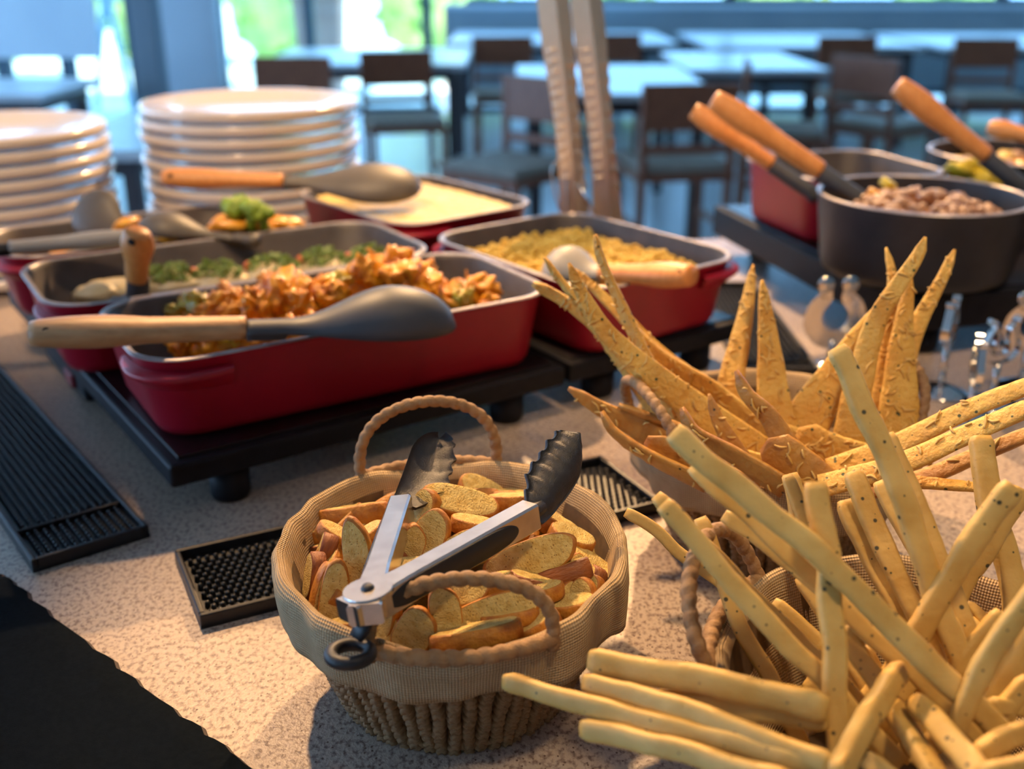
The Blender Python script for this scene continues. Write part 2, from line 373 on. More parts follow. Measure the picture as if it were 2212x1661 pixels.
window(4, -9, xat(300, 8.0), 0.0, 3.0, 8.0, 'glazed doors left of the column', [xat(0, 8.0), xat(140, 8.0), xat(292, 8.0)])
# ------------------------------------------------------------------ outside
sbox('ground', -30, 30, YB + 0.1, 45, -0.12, -0.04, M_PAVE, label='sunlit pale paving outside the windows')
LEAFQ = []
def shrub(x, y, r, h, m, label, seed):
    t = thing('garden_shrub', label, 'shrub', (x, y, -0.04), 'garden shrubs outside the windows')
    rnd = random.Random(seed); parts = []
    for i in range(260):
        p = V3((rnd.gauss(0, 1), rnd.gauss(0, 1), rnd.gauss(0, 1))).normalized() * (0.75 + 0.25 * rnd.random())
        c = V3((x + p.x * r, y + p.y * r, h / 2 + 0.05 + p.z * h / 2)); s = r * 0.17
        a = V3((rnd.gauss(0, 1), rnd.gauss(0, 1), rnd.gauss(0, 1))).normalized(); b = a.orthogonal().normalized() * s * 0.6; a = a * s
        parts.append(([c - a, c + b, c + a, c - b], [(0, 1, 2, 3)]))
    V, F = join(parts); tag(mk('foliage', V, F, m, t, False), kind='stuff')
    V, F = lump(seed, 3, 0.2); tag(mk('leaf_mass', xf(V, Matrix.Translation((x, y, h / 2)) @ Matrix.Diagonal((r * .85, r * .85, h * .46, 1))), F, m, t))
    V, F = tube([V3((x, y, -0.04)), V3((x + .02, y, h * .3)), V3((x, y + .02, h * .55))], lambda u: 0.05 - 0.02 * u); mk('stem', V, F, M_CHWOOD, t)
for i, (x, y, r, h, k) in enumerate([(-3.9, 12.5, .62, 1.7, 1), (-3.1, 14.6, .7, 2.3, 0), (-4.9, 15.5, 1.0, 2.6, 0), (-1.2, 15.6, .8, 2.2, 1), (-.6, 13.6, .6, 1.5, 0),
                                     (1.2, 14.5, .9, 1.0, 0), (3.2, 14.0, .9, 1.1, 1), (5.6, 14.6, 1.0, 1.0, 0), (-6.6, 13.5, .8, 1.6, 1), (-8.4, 12.5, .9, 1.9, 0)]):
    shrub(x, y, r, h, M_LEAF2 if k else M_LEAF, ['leafy green shrub in the garden', 'yellow-green shrub in the garden'][k], 40 + i)
t = thing('garden_planter', 'tall pink terracotta planter outside the garden window', 'planter', (-2.05, 12.0, -0.04))
V, F = loft([[V3((-2.05 + a, 12.0 + b, z)) for a, b in rrect(s, s, .03, 3)] for s, z in ((.20, -.04), (.26, 1.0), (.29, 1.0), (.29, 1.08), (.24, 1.08), (.22, .95))], True, True)
mk('pot', V, F, M_TERRA, t, False)
V, F = lump(5, 3, .25); mk('soil', xf(V, Matrix.Translation((-2.05, 12.0, .96)) @ Matrix.Diagonal((.2, .2, .05, 1))), F, M_DARKBASE, t)

# ------------------------------------------------------------------ dining furniture
def table(px0, px1, pyf, pyb, label, group=None, z=0.75, m=None, rot=0.0):
    a = at(px0, pyf, z - CT); b = at(px1, pyf, z - CT); c = at((px0 + px1) / 2, pyb, z - CT)
    wid = (b - a).length; d = max(.5, c.y - a.y); ctr = V3(((a.x + b.x) / 2, a.y + d / 2, 0))
    t = thing('dining_table', label, 'table', ctr, group)
    box('table_top', (wid, d, .035), ctr + V3((0, 0, z - .0175)), m or M_TTOP, t, rot, .006)
    box('apron', (wid - .12, d - .12, .06), ctr + V3((0, 0, z - .065)), M_TLEG, t, rot, .004)
    for sx in (-1, 1):
        for sy in (-1, 1):
            p = Matrix.Rotation(rot, 3, 'Z') @ V3((sx * (wid / 2 - .09), sy * (d / 2 - .09), (z - .09) / 2))
            box('leg', (.055, .055, z - .09), ctr + p, M_TLEG, t, rot, .004)
    return t
TG = 'dining tables across the room'
table(545, 1005, 139, 104, 'pale-topped dining table in front of the garden window', TG)
table(1118, 1560, 203, 140, 'large pale-topped dining table behind the standing steel tongs', TG)
table(1490, 1795, 150, 112, 'pale-topped dining table joined behind the large one', TG)
table(965, 1465, 93, 66, 'long pale dining table by the low panel wall behind the steel tongs', TG)
table(1535, 2000, 100, 69, 'long pale dining table by the low panel wall behind the bean pot', TG)
table(2045, 2500, 101, 70, 'pale dining table by the low panel wall behind the tall wooden spoon', TG)
table(-420, 92, 204, 168, 'pale table left of the column, by the glazed doors', TG)
table(60, 318, 326, 232, 'small pale side table with dark legs between the plate stacks', TG)
def chair(px, py, rz, label, wood=M_CHWOOD):
    p = at(px, py, .46 - CT); c = V3((p.x, p.y, 0)); t = thing('dining_chair', label, 'chair', c, 'wooden dining chairs')
    Rz = Matrix.Rotation(rz, 3, 'Z')
    def b(n, s, l, m, bev=.006): box(n, s, c + Rz @ V3(l), m, t, rz, bev)
    for sx in (-1, 1):
        b('leg', (.035, .035, .44), (sx * .20, -.19, .22), wood); b('leg', (.035, .04, .44), (sx * .20, .20, .22), wood)
        b('back_post', (.032, .03, .42), (sx * .20, .215, .63), wood)
        b('side_rail', (.022, .36, .03), (sx * .20, 0, .2), wood)
    b('seat_frame', (.45, .44, .035), (0, 0, .435), wood); b('cushion', (.43, .42, .045), (0, 0, .475), M_CUSH, .018)
    b('backrest', (.40, .022, .20), (0, .215, .74), wood); b('cross_rail', (.38, .022, .04), (0, .215, .56), wood)
for px, py, rz, l in [(872, 262, .25, 'brown wooden chair below the garden window table'), (1452, 354, PI + .15, 'brown wooden chair with pale cushion behind the wooden spoons'),
                      (1100, 362, -.7, 'dark wooden chair left of the steel tongs'), (1845, 205, .1, 'wooden chair under the table behind the bean pot'),
                      (2135, 212, -.1, 'wooden chair under the table behind the tall wooden spoon'), (1690, 284, 1.4, 'wooden chair at the end of the joined tables'),
                      (1092, 205, .1, 'wooden chair under the long table behind the steel tongs'), (655, 262, PI, 'wooden chair behind the tall plate stack'),
                      (1330, 196, .1, 'wooden chair at the far side of the large dining table'), (1905, 270, 2.2, 'wooden chair right of the red casserole')]:
    chair(px, py, rz, l)
t = thing('folding_stand', 'pale stand with splayed legs beside the slim column', 'stand', at(258, 236, -.9))
c = ORG[t.name]
for a, b_ in (((-.22, 0), (-.02, 0)), ((.16, -.05), (.03, 0)), ((.05, .2), (.02, .03))):
    V, F = tube([c + V3((a[0], a[1], 0)), c + V3((b_[0], b_[1], .95)), c + V3((b_[0] + .02, b_[1], 1.25))], .03, 8); mk('leg', V, F, M_PALE, t)
V, F = bbox(.22, .08, .5, .02); mk('top_panel', xf(V, Matrix.Translation(c + V3((.04, 0, 1.25)))), F, M_PALE, t, False)

# ------------------------------------------------------------------ counter
poly = [(-1.9, .16), (2.0, .16), (2.0, 2.3), (.62, 2.3), (.44, 1.74), (.30, 1.70), (-.12, 1.88), (-1.9, 1.90)]
def prism(P, z0, z1): 
    n = len(P); V = [V3((x, y, z0)) for x, y in P] + [V3((x, y, z1)) for x, y in P]
    return V, [tuple(range(n - 1, -1, -1)), tuple(range(n, 2 * n))] + [(i, (i + 1) % n, n + (i + 1) % n, n + i) for i in range(n)]
ctr = thing('buffet_counter', 'long buffet counter with speckled beige granite top', 'counter', (0, 1, 0))
V, F = prism(poly, CT - .04, CT); mk('worktop', V, F, M_GRANITE, ctr, False)
V, F = prism([(x * .96, .16 + (y - .16) * .93 + .05) for x, y in poly], 0.0, CT - .04); mk('cabinet', V, F, M_DARKBASE, ctr, False)

# dark cloth lying at the front left
edge = [at(*p) for p in [(-260, 1235), (-60, 1250), (10, 1258), (45, 1278), (120, 1345), (235, 1432), (330, 1510), (440, 1590), (540, 1668), (640, 1765)]]
edge = smoothpath(edge, 60); V = []; F = []; mi = []
TK = .0075
for i, p in enumerate(edge):
    q = p + V3((0.0015 * math.sin(i * 1.7), 0.0012 * math.sin(i * 2.3), 0)); inn = V3((-.75, -.66, 0)).normalized()
    for off, z in ((0, .0003), (-.0004, .0016), (.0006, .0028), (-.0003, .0042), (.0008, .0058), (.0022, TK), (.02, TK + .0006), (.35, TK)):
        V.append(q + inn * off + V3((0, 0, z)))
for i in range(len(edge) - 1):
    for j in range(7):
        F.append((i * 8 + j, (i + 1) * 8 + j, (i + 1) * 8 + j + 1, i * 8 + j + 1)); mi.append(1 if j < 5 else 0)
o = mk('folded_cloth', V, F, [M_CLOTH, M_CLOTHE], None, True, mi=mi); tag(o, 'thick black cloth with layered edge at the front of the counter', 'cloth')

# ------------------------------------------------------------------ rubber bar mats
def barmat(name, org, ux, L, W, label, n_div, group='black rubber bar mats'):
    ux = V3((math.cos(ux), math.sin(ux), 0)); uy = V3((-ux.y, ux.x, 0)); uz = V3((0, 0, 1)); H = .011; T = .004
    M = basis(ux, uy, uz, org)
    t = thing(name, label, 'mat', org, group)
    V, F = bbox(L, W, .003); mk('base', xf(V, M @ Matrix.Translation((L / 2, W / 2, .0015))), F, M_RUBBER, t, False)
    for s, l in (((L, T, H), (L / 2, T / 2, H / 2)), ((L, T, H), (L / 2, W - T / 2, H / 2)), ((T, W - 2 * T, H), (T / 2, W / 2, H / 2)), ((T, W - 2 * T, H), (L - T / 2, W / 2, H / 2))):
        V, F = bbox(*s, .0012); mk('side_wall', xf(V, M @ Matrix.Translation(l)), F, M_RUBBER, t, False)
    for d in n_div:
        V, F = bbox(.003, W - 2 * T, H * .8, .001); mk('divider', xf(V, M @ Matrix.Translation((d, W / 2, H * .4))), F, M_RUBBER, t, False)
    V = []; F = []; st = .0062; nx = int((L - 2 * T - .004) / st); ny = int((W - 2 * T - .004) / st); r = .0021
    for i in range(nx):
        for j in range(ny):
            x = T + .005 + i * st + (j % 2) * st * .5; y = T + .005 + j * st
            if any(abs(x - d) < .005 for d in n_div) or x > L - T - .002: continue
            k = len(V)
            for z, rr in ((.003, r), (.0066, r * .9), (.0078, r * .5)):
                for a in range(6): V.append(M @ V3((x + rr * math.cos(a * PI / 3), y + rr * math.sin(a * PI / 3), z)))
            for l in range(2):
                for a in range(6): F.append((k + l * 6 + a, k + l * 6 + (a + 1) % 6, k + l * 6 + 6 + (a + 1) % 6, k + l * 6 + 6 + a))
            F.append(tuple(k + 12 + a for a in range(6)))
    tag(mk('nub_field', V, F, M_RUBBER, t, True), kind='stuff')
    return t
a = at(85, 1210); b = at(325, 1160); c0 = at(0, 1010); dirw = (b - a)
ang = math.atan2((at(330, 1125) - at(-20, 752)).y, (at(330, 1125) - at(-20, 752)).x) + PI     # along the mat, away from the near end
uy = V3((-math.sin(ang), math.cos(ang), 0))
barmat('bar_mat', b, ang, .62, .088, 'long black rubber bar mat beside the left warming tray', [.058])
a = at(435, 1360); b = at(355, 1232); e = at(1412, 1112)
ang2 = math.atan2((e - a).y, (e - a).x)
barmat('bar_mat', a, ang2, .372, .098, 'black rubber bar mat behind the crouton basket', [])
p = at(1770, 815); q_ = at(1640, 640); ang3 = math.atan2((q_ - p).y, (q_ - p).x)
barmat('bar_mat', p, ang3, .34, .085, 'black rubber bar mat between the two warming trays', [.03])

# ------------------------------------------------------------------ warming trays
def tray(org, ang, L, W, top, thick, label, knob=None):
    ux = V3((math.cos(ang), math.sin(ang), 0)); uy = V3((-ux.y, ux.x, 0)); M = basis(ux, uy, V3((0, 0, 1)), org)
    t = thing('warming_tray', label, 'warming tray', org, 'black warming trays')
    V, F = bbox(L, W, thick, .003); mk('body', xf(V, M @ Matrix.Translation((L / 2, W / 2, top - thick / 2))), F, M_TRAYB, t, False)
    V, F = bbox(L - .02, W - .02, .003, .001); mk('glass_top', xf(V, M @ Matrix.Translation((L / 2, W / 2, top + .0008))), F, M_TRAY, t, False)
    for x, y in ((.055, .024), (L - .055, .024), (.06, W - .05), (L - .06, W - .05)):
        V, F = lathe([(0, 0), (.015, 0), (.0168, .004), (.0172, top - thick), (0, top - thick)], 20); mk('foot', xf(V, M @ Matrix.Translation((x, y, 0))), F, M_TRAYB, t)
    if knob:
        V, F = bbox(.05, .17, .026, .004); kb = mk('control_box', xf(V, M @ Matrix.Translation((.03, W * .62, top - thick - .012))), F, M_TRAYB, t, False)
        V, F = bbox(.006, .03, .016, .002); mk('switch', xf(V, M @ Matrix.Translation((.004, W * .56, top - thick - .012))), F, M_REDLED, kb, False)
    return M
TA = math.radians(35)
TO = at(425, 994, .051); TO = V3((TO.x, TO.y, CT)) - V3((math.cos(TA), math.sin(TA), 0)) * .022
MT = tray(TO, TA, .394, .60, .051, .020, 'black warming tray under the chicken pan', True)
tray(TO + V3((math.cos(TA), math.sin(TA), 0)) * .400, TA, .25, .62, .051, .020, 'black warming tray under the farofa and polenta pans')
T2a = at(2030, 641, .075); T2b = at(2212, 627, .075); T2c = at(1580, 445, .075)
a2 = math.radians(14)
p = V3((T2a.x - .045, T2a.y, CT))
tray(p, a2, .62, .50, .073, .042, 'black warming tray under the bean pot')

# ------------------------------------------------------------------ pans
def rectfit(A, B, C, D, h):
    A, B, C, D = [at(*p, h) for p in (A, B, C, D)]
    c = (A + B + C + D) / 4; e1 = ((B - A) + (C - D)) / 2; e2 = ((D - A) + (C - B)) / 2
    r1 = math.atan2(e1.y, e1.x); r2 = math.atan2(e2.y, e2.x) - PI / 2
    return V3((c.x, c.y, 0)), (r1 + r2) / 2, e1.length, e2.length
PANS = {}
def pan(key, label, ctr, ang, L, W, h0, H, lugs=(2,), m=M_RED, taper=.014):
    M = Matrix.Translation((ctr.x, ctr.y, CT + h0)) @ Matrix.Rotation(ang, 4, 'Z')
    t = thing('roasting_pan', label, 'pan', (ctr.x, ctr.y, CT + h0), 'rectangular pans on the warming trays')
    def lp(d, z, r): return [M @ V3((a, b, z)) for a, b in rrect(L / 2 - d, W / 2 - d, max(.006, r), 8)]
    r = .045
    V, F = loft([lp(taper + .012, 0, r * .6), lp(taper + .004, .002, r * .7), lp(taper, .009, r * .8), lp(.004, H - .006, r), lp(0, H, r)], True)
    mk('shell', V, F, m, t)
    V, F = loft([lp(0, H, r), lp(.0008, H + .0014, r), lp(.0042, H + .0014, r), lp(.005, H, r)]); mk('rim', V, F, M_RIM, t)
    V, F = loft([lp(.005, H, r), lp(.008, H - .004, r), lp(taper + .002, .012, r * .8), lp(taper + .012, .006, r * .6)], False, True); mk('lining', V, F, M_IRON, t)
    loop = rrect(L / 2 - .002, W / 2 - .002, r, 8); n = len(loop)
    for q in lugs:                                   # moulded corner grips just under the rim
        ks = [(q * 9 + k) % n for k in range(0, 9)]; pts = [V3((*loop[k], 0)) for k in ks]
        a0, a1 = pts[0] + (pts[0] - pts[1]).normalized() * .025, pts[-1] + (pts[-1] - pts[-2]).normalized() * .025
        pts = resample([a0] + pts + [a1], .006); N = len(pts); V = []; F = []
        for i, pt in enumerate(pts):
            tg = (pts[min(i + 1, N - 1)] - pts[max(0, i - 1)]).normalized(); out = V3((tg.y, -tg.x, 0)); e = math.sin(PI * i / (N - 1)) ** .7 * .010
            for o_, z in ((-.003, H - .010), (e, H - .011), (e + .001, H - .014), (e * .9, H - .017), (-.005, H - .028)): V.append(M @ (pt + out * o_ + V3((0, 0, z))))
        for i in range(N - 1):
            for j in range(4): F.append((i * 5 + j, i * 5 + j + 1, (i + 1) * 5 + j + 1, (i + 1) * 5 + j))
        mk('corner_grip', V, F, m, t)
    PANS[key] = (M, L, W, H, taper)
    return t
RH = .127; B0 = .0535
c1, g1, L1, W1 = rectfit((400, 772), (1225, 640), (935, 556), (205, 650), RH)
c2, g2, L2, W2 = rectfit((192, 646), (957, 562), (800, 482), (60, 553), RH)
g1 = g2 = (g1 + g2) / 2                              # the two pans stand side by side
e2 = V3((-math.sin(g2), math.cos(g2), 0)); e1 = V3((math.cos(g2), math.sin(g2), 0))
gap = (c2 - c1).dot(e2) - (W1 + W2) / 2
W1 += min(0, gap) / 2 - .003; W2 += min(0, gap) / 2 - .003
L1 += .046; c1 = c1 + e1 * .001; L2 += .035; c2 = c2 - e1 * .010
pan(1, 'red enamelled pan of braised chicken with a dark lining', c1, g1, L1, W1, B0, RH - B0, (2,))
pan(2, 'red enamelled pan of fish with chopped green herbs', c2, g2, L2, W2, B0, RH - B0, (2,))
c3, g3, L3, W3 = rectfit((1250, 640), (1640, 552), (1215, 458), (885, 512), RH)
pan(3, 'red enamelled pan of golden farofa', c3 + V3((.008, .004, 0)), g3, L3 - .01, W3 - .006, B0, RH - B0, (3, 1))
c4, g4, L4, W4 = rectfit((890, 505), (1205, 452), (930, 372), (612, 425), RH)
pan(4, 'red enamelled pan filled with smooth yellow polenta', c4 + V3((-.012, .022, 0)), g4, L4 - .016, W4 - .02, B0, RH - B0, (2,))
c5 = c2 + e2 * .195 - e1 * .06
pan(5, 'red enamelled pan of carrots and broccoli', c5, g2, .30, .165, B0, RH - B0, (2,))
p = at(1712, 458, .115); ra = math.radians(10)
c6 = V3((.457, 1.482, 0))
pan(6, 'bright red rectangular casserole behind the bean pot', c6, math.radians(17), .215, .215, .0755, .085, (), M_RED, .012)

def pot(label, c, r, h0, H, name='black_pot', cat='pot'):
    t = thing(name, label, cat, (c.x, c.y, CT + h0), 'round black iron pots')
    o = V3((c.x, c.y, CT + h0))
    V, F = lathe([(0, 0), (r * .82, 0), (r * .88, .004), (r * .91, .014), (r * .99, H - .004), (r, H)], 56, o); mk('body', V, F, M_BLACKPOT, t)
    V, F = lathe([(r, H), (r - .001, H + .0018), (r - .005, H + .0018), (r - .006, H)], 56, o); mk('rim', V, F, M_RIM, t)
    V, F = lathe([(r - .006, H), (r - .007, H - .004), (r * .88, .016), (r * .8, .008), (0, .008)], 56, o); mk('lining', V, F, M_BLACKPOT, t)
    for s in (-1, 1):
        V, F = tube(smoothpath([o + V3((r * .98 * s, -.03, H - .014)), o + V3((s * (r + .022), -.018, H - .012)), o + V3((s * (r + .022), .018, H - .012)), o + V3((s * r * .98, .03, H - .014))], 14), .006, 8)
        if s > 0: mk('loop_handle', V, F, M_BLACKPOT, t)
    return o
pc = at(1995, 412, .172); pc.z = 0
PO = pot('round black iron pot filled with brown beans', pc, .1205, .0755, .092)
pc2 = V3((.745, 1.585, 0)); PO2 = pot('wide black iron pan of cooked vegetables behind the bean pot', pc2, .125, .0755, .085, 'black_pan', 'pan')
pc3 = V3((.775, 1.335, 0)); PO3 = pot('black iron pot of yellow cabbage beside the bean pot', pc3, .112, .0755, .085)

# ------------------------------------------------------------------ food in the pans
def inpan(k, a, b, z):
    M, L, W, H, tp = PANS[k]; return M @ V3((a * (L / 2 - tp - .004), b * (W / 2 - tp - .004), z))
CH = [mdata('chicken_chunk', *lump(i, 4, .62, 1.5, (1, .8, .66), True), M_CHICK) for i in range(7)]
CG = [mdata('pepper_chunk', *lump(30 + i, 4, .6, 1.8, (1, .75, .55), True), M_CHICKG) for i in range(3)]
CS = []
for i in range(3):
    P = smoothpath([V3((-1, 0, 0)), V3((-.3, .25 - .2 * i, .3)), V3((.4, .1, .25)), V3((1, -.2, -.05))], 12)
    V, F = tube(P, lambda u: .26 * (math.sin(PI * (.08 + .84 * u)) ** .5), 8, flat=.55); CS.append(mdata('carrot_strip', V, F, M_CHICK))
rnd = random.Random(3)
def scatter(name, meshes, loc, s, label, cat, group, rn, tilt=PI):
    M = Matrix.Translation(loc) @ rot_eul(rn.uniform(-tilt, tilt), rn.uniform(-tilt, tilt), rn.uniform(0, 6.3)) @ Matrix.Scale(s, 4)
    o = inst(name, rn.choice(meshes), M); tag(o, label, cat, group); return o
def chicken(px, py, h, s, kind=0):
    p = at(px, py, h)
    nm, ms, lb, ct = [('chicken_piece', CH, 'glossy orange piece of braised chicken in the red pan', 'chicken'), ('pepper_piece', CG, 'soft green pepper piece among the braised chicken', 'pepper'),
                      ('carrot_strip', CS, 'curved orange strip lying on the braised chicken', 'vegetable')][kind]
    scatter(nm, ms, p, s, lb, ct, 'braised chicken pieces in the red pan', rnd)
for px, py, h, s, k in [(420, 662, .118, .020, 1), (460, 668, .118, .018, 0), (385, 672, .112, .014, 1), (510, 655, .118, .019, 0), (550, 668, .120, .018, 0), (600, 640, .122, .028, 0), (650, 660, .118, .024, 0),
                        (560, 690, .110, .02, 0), (700, 640, .118, .02, 0), (740, 615, .126, .024, 1), (720, 650, .124, .02, 0), (790, 610, .128, .026, 0), (840, 590, .130, .026, 0), (880, 610, .128, .026, 0),
                        (905, 598, .126, .022, 0), (860, 568, .128, .016, 0), (800, 578, .126, .022, 2), (770, 600, .132, .016, 2), (925, 620, .122, .02, 0), (960, 632, .118, .016, 0), (990, 640, .118, .02, 0),
                        (1010, 620, .124, .022, 2), (1040, 630, .118, .02, 0), (1060, 648, .115, .018, 2), (1000, 660, .114, .02, 1), (1050, 658, .112, .014, 0), (1020, 604, .122, .012, 2), (980, 650, .120, .02, 2),
                        (400, 735, .108, .018, 0), (450, 742, .108, .018, 0), (495, 740, .108, .016, 1), (540, 738, .108, .018, 0), (590, 735, .108, .018, 0), (640, 730, .108, .018, 0), (690, 725, .106, .02, 0), (760, 700, .1, .02, 0),
                        (430, 700, .104, .02, 0), (500, 705, .102, .02, 0), (600, 700, .1, .022, 0), (680, 690, .1, .022, 0), (480, 680, .11, .018, 0), (640, 610, .128, .014, 0), (575, 612, .124, .013, 0)]:
    chicken(px, py, h, s, k)
# fish fillets with herbs
HB = []
def herbs(c, r, n, rn, hgt=.010):
    parts = []
    for i in range(n):
        a = rn.uniform(0, 6.3); d = r * math.sqrt(rn.random()); p = c + V3((d * math.cos(a), d * .7 * math.sin(a), hgt * (1 - (d / r) ** 2) * rn.uniform(.4, 1.3)))
        x = V3((rn.gauss(0, 1), rn.gauss(0, 1), rn.gauss(0, .7))).normalized() * rn.uniform(.002, .0042); y = x.orthogonal().normalized() * rn.uniform(.0012, .0022); z = x.cross(y).normalized() * .0006
        parts.append(([p - x - y, p + x - y, p + x + y, p - x + y, p - x - y + z, p + x - y + z, p + x + y + z, p - x + y + z], [(3, 2, 1, 0), (4, 5, 6, 7), (0, 1, 5, 4), (1, 2, 6, 5), (2, 3, 7, 6), (3, 0, 4, 7)]))
    return join(parts)
for i, (px, py, s) in enumerate([(215, 622, .024), (262, 614, .024), (330, 606, .026), (385, 602, .026), (470, 594, .030), (590, 580, .032), (700, 567, .032), (800, 560, .03)]):
    p = at(px, py + 12, .098)
    t = thing('fish_fillet', 'white fish fillet under chopped green herbs' if i > 1 else 'plain white fish fillet at the end of the herb pan', 'fish', p, 'fish fillets in the red pan')
    V, F = lump(60 + i, 3, .25, 1.8); mk('fillet', xf(V, Matrix.Translation(p) @ Matrix.Rotation(g2, 4, 'Z') @ Matrix.Diagonal((s * 1.15, s * .95, .012, 1))), F, M_FISH, t)
    if i > 1:
        V, F = herbs(p + V3((0, 0, .009)), s * .95, 150, rnd, .012); tag(mk('herb_topping', V, F, M_HERB, t, False), kind='stuff')
        V, F = lump(80 + i, 2, .2); mk('tomato_bit', xf(V, Matrix.Translation(p + V3((-s * .8, -.004, .010))) @ Matrix.Scale(.006, 4)), F, M_TOM, t)
# farofa: a loose heap of toasted crumbs
def heap(k, z0, amp, rn, m, name, label, fr=30, ridge=0.0, n=46, lim=.99):
    V = []; F = []
    for i in range(n + 1):
        for j in range(n + 1):
            a, b = (2 * i / n - 1) * lim, (2 * j / n - 1) * lim
            q = max(abs(a), abs(b)); rr = 1 - .10 * (abs(a * b)) ** 3
            z = z0 + amp * noise.noise(V3((a * 3, b * 3, 5))) * .6 + amp * .5 * noise.noise(V3((a * fr * .4, b * fr * .4, 9))) + amp * .4 * noise.noise(V3((a * fr, b * fr, 2))) + ridge * (1 - q * q)
            V.append(inpan(k, a * rr, b * rr, z))
    for i in range(n):
        for j in range(n): F.append((i * (n + 1) + j, (i + 1) * (n + 1) + j, (i + 1) * (n + 1) + j + 1, i * (n + 1) + j + 1))
    o = mk(name, V, F, m); return o
o = heap(3, .052, .010, rnd, M_COUS, 'farofa', '', 26, .012)
tag(o, 'golden crumbly farofa heaped in the red pan', 'food', kind='stuff')
parts = []
IC = lump(1, 1, .2)
for i in range(2600):
    a, b = rnd.uniform(-.97, .97), rnd.uniform(-.97, .97); q = max(abs(a), abs(b)); rr = 1 - .10 * abs(a * b) ** 3
    z = .052 + .010 * noise.noise(V3((a * 3, b * 3, 5))) * .6 + .005 * noise.noise(V3((a * 10.4, b * 10.4, 9))) + .012 * (1 - q * q) + rnd.uniform(-.001, .004)
    s = rnd.uniform(.0016, .0042)
    parts.append((xf(IC[0], Matrix.Translation(inpan(3, a * rr, b * rr, z)) @ Matrix.Diagonal((s, s * rnd.uniform(.7, 1.3), s * .8, 1))), IC[1]))
V, F = join(parts); tag(mk('loose_crumbs', V, F, M_COUS, o), kind='stuff')
o = heap(4, .068, .0022, rnd, M_POLEN, 'polenta', '', 18, .002); tag(o, 'smooth flecked yellow polenta filling the back pan', 'food', kind='stuff')
# carrots and broccoli
for i in range(16):
    p = inpan(5, rnd.uniform(-.95, .95), rnd.uniform(-.9, .9), rnd.uniform(.040, .058))
    V, F = lathe([(0, -.004), (.014, -.004), (.016, -.002), (.016, .002), (.014, .004), (0, .004)], 14)
    o = mk('carrot_slice', xf(V, Matrix.Translation(p) @ rot_eul(rnd.uniform(-.6, .6), rnd.uniform(-.6, .6), 0) @ Matrix.Scale(rnd.uniform(.8, 1.3), 4)), F, M_CARROT); tag(o, 'orange carrot slice in the carrot and broccoli pan', 'carrot', 'carrot slices in the back pan')
for px, py, h, s in [(500, 490, .132, .02), (550, 488, .130, .022), (600, 484, .128, .018), (625, 480, .126, .016), (355, 517, .128, .014), (385, 514, .126, .012), (275, 486, .132, .02), (490, 478, .134, .018)]:
    p = at(px, py, h); V, F = lump(int(px), 3, .25, 1.5, (1.3, .9, .45))
    o = mk('carrot_piece', xf(V, Matrix.Translation(p) @ rot_eul(.3, -.2, px) @ Matrix.Scale(s, 4)), F, M_CARROT); tag(o, 'orange carrot wedge heaped in the back pan', 'carrot', 'carrot wedges in the back pan')
for px, py, h, s in [(505, 455, .15, .016), (540, 462, .148, .018), (570, 468, .145, .014), (520, 440, .155, .011)]:
    p = at(px, py, h); t = thing('broccoli_floret', 'bright green broccoli floret on the carrots', 'broccoli', p, 'broccoli florets')
    parts = []
    for i in range(9):
        q = V3((rnd.uniform(-1, 1), rnd.uniform(-1, 1), rnd.uniform(0, .8))).normalized() * s * .6
        lv, lf = lump(i, 2, .3, 3); parts.append((xf(lv, Matrix.Translation(p + q) @ Matrix.Scale(s * .55, 4)), lf))
    V, F = join(parts); mk('crown', V, F, M_BROC, t)
    V, F = tube([p - V3((0, 0, s * 1.1)), p + V3((0, 0, .1 * s))], s * .35, 8); mk('stalk', V, F, M_BROC, t)
# beans
BV, BF = lump(2, 2, .06, 1.5, (1.45, .95, .85)); BM = mdata('bean', BV, BF, M_BEAN)
for i in range(230):
    a = rnd.uniform(0, 6.3); d = .098 * math.sqrt(rnd.random()); z = .064 + .026 * (1 - (d / .1) ** 2) + rnd.uniform(-.003, .004)
    o = inst('bean', BM, Matrix.Translation(PO + V3((d * math.cos(a), d * math.sin(a), z))) @ rot_eul(rnd.uniform(-.6, .6), rnd.uniform(-.6, .6), rnd.uniform(0, 6)) @ Matrix.Scale(rnd.uniform(.0046, .0064), 4))
    tag(o, 'small brown cooked bean in the black pot', 'bean', 'beans in the black pot')
V, F = lathe([(0, .072), (.06, .066), (.1, .056), (.104, .04)], 32, PO); o = mk('bean_stew', V, F, M_BEAN); tag(o, 'brown stew under the beans in the black pot', 'food', kind='stuff')
for px, py, h, s, m, nm, lb in [(1918, 398, .168, .008, M_CABB, 'pepper_cube', 'bright yellow-green vegetable cube on the beans'), (1893, 425, .158, .010, M_CARROT, 'carrot_cube', 'orange carrot cube on the beans')]:
    V, F = bbox(2, 2, 1.4, .3); o = mk(nm, xf(V, Matrix.Translation(at(px, py, h)) @ rot_eul(.3, .4, .5) @ Matrix.Scale(s, 4)), F, m); tag(o, lb, 'vegetable')
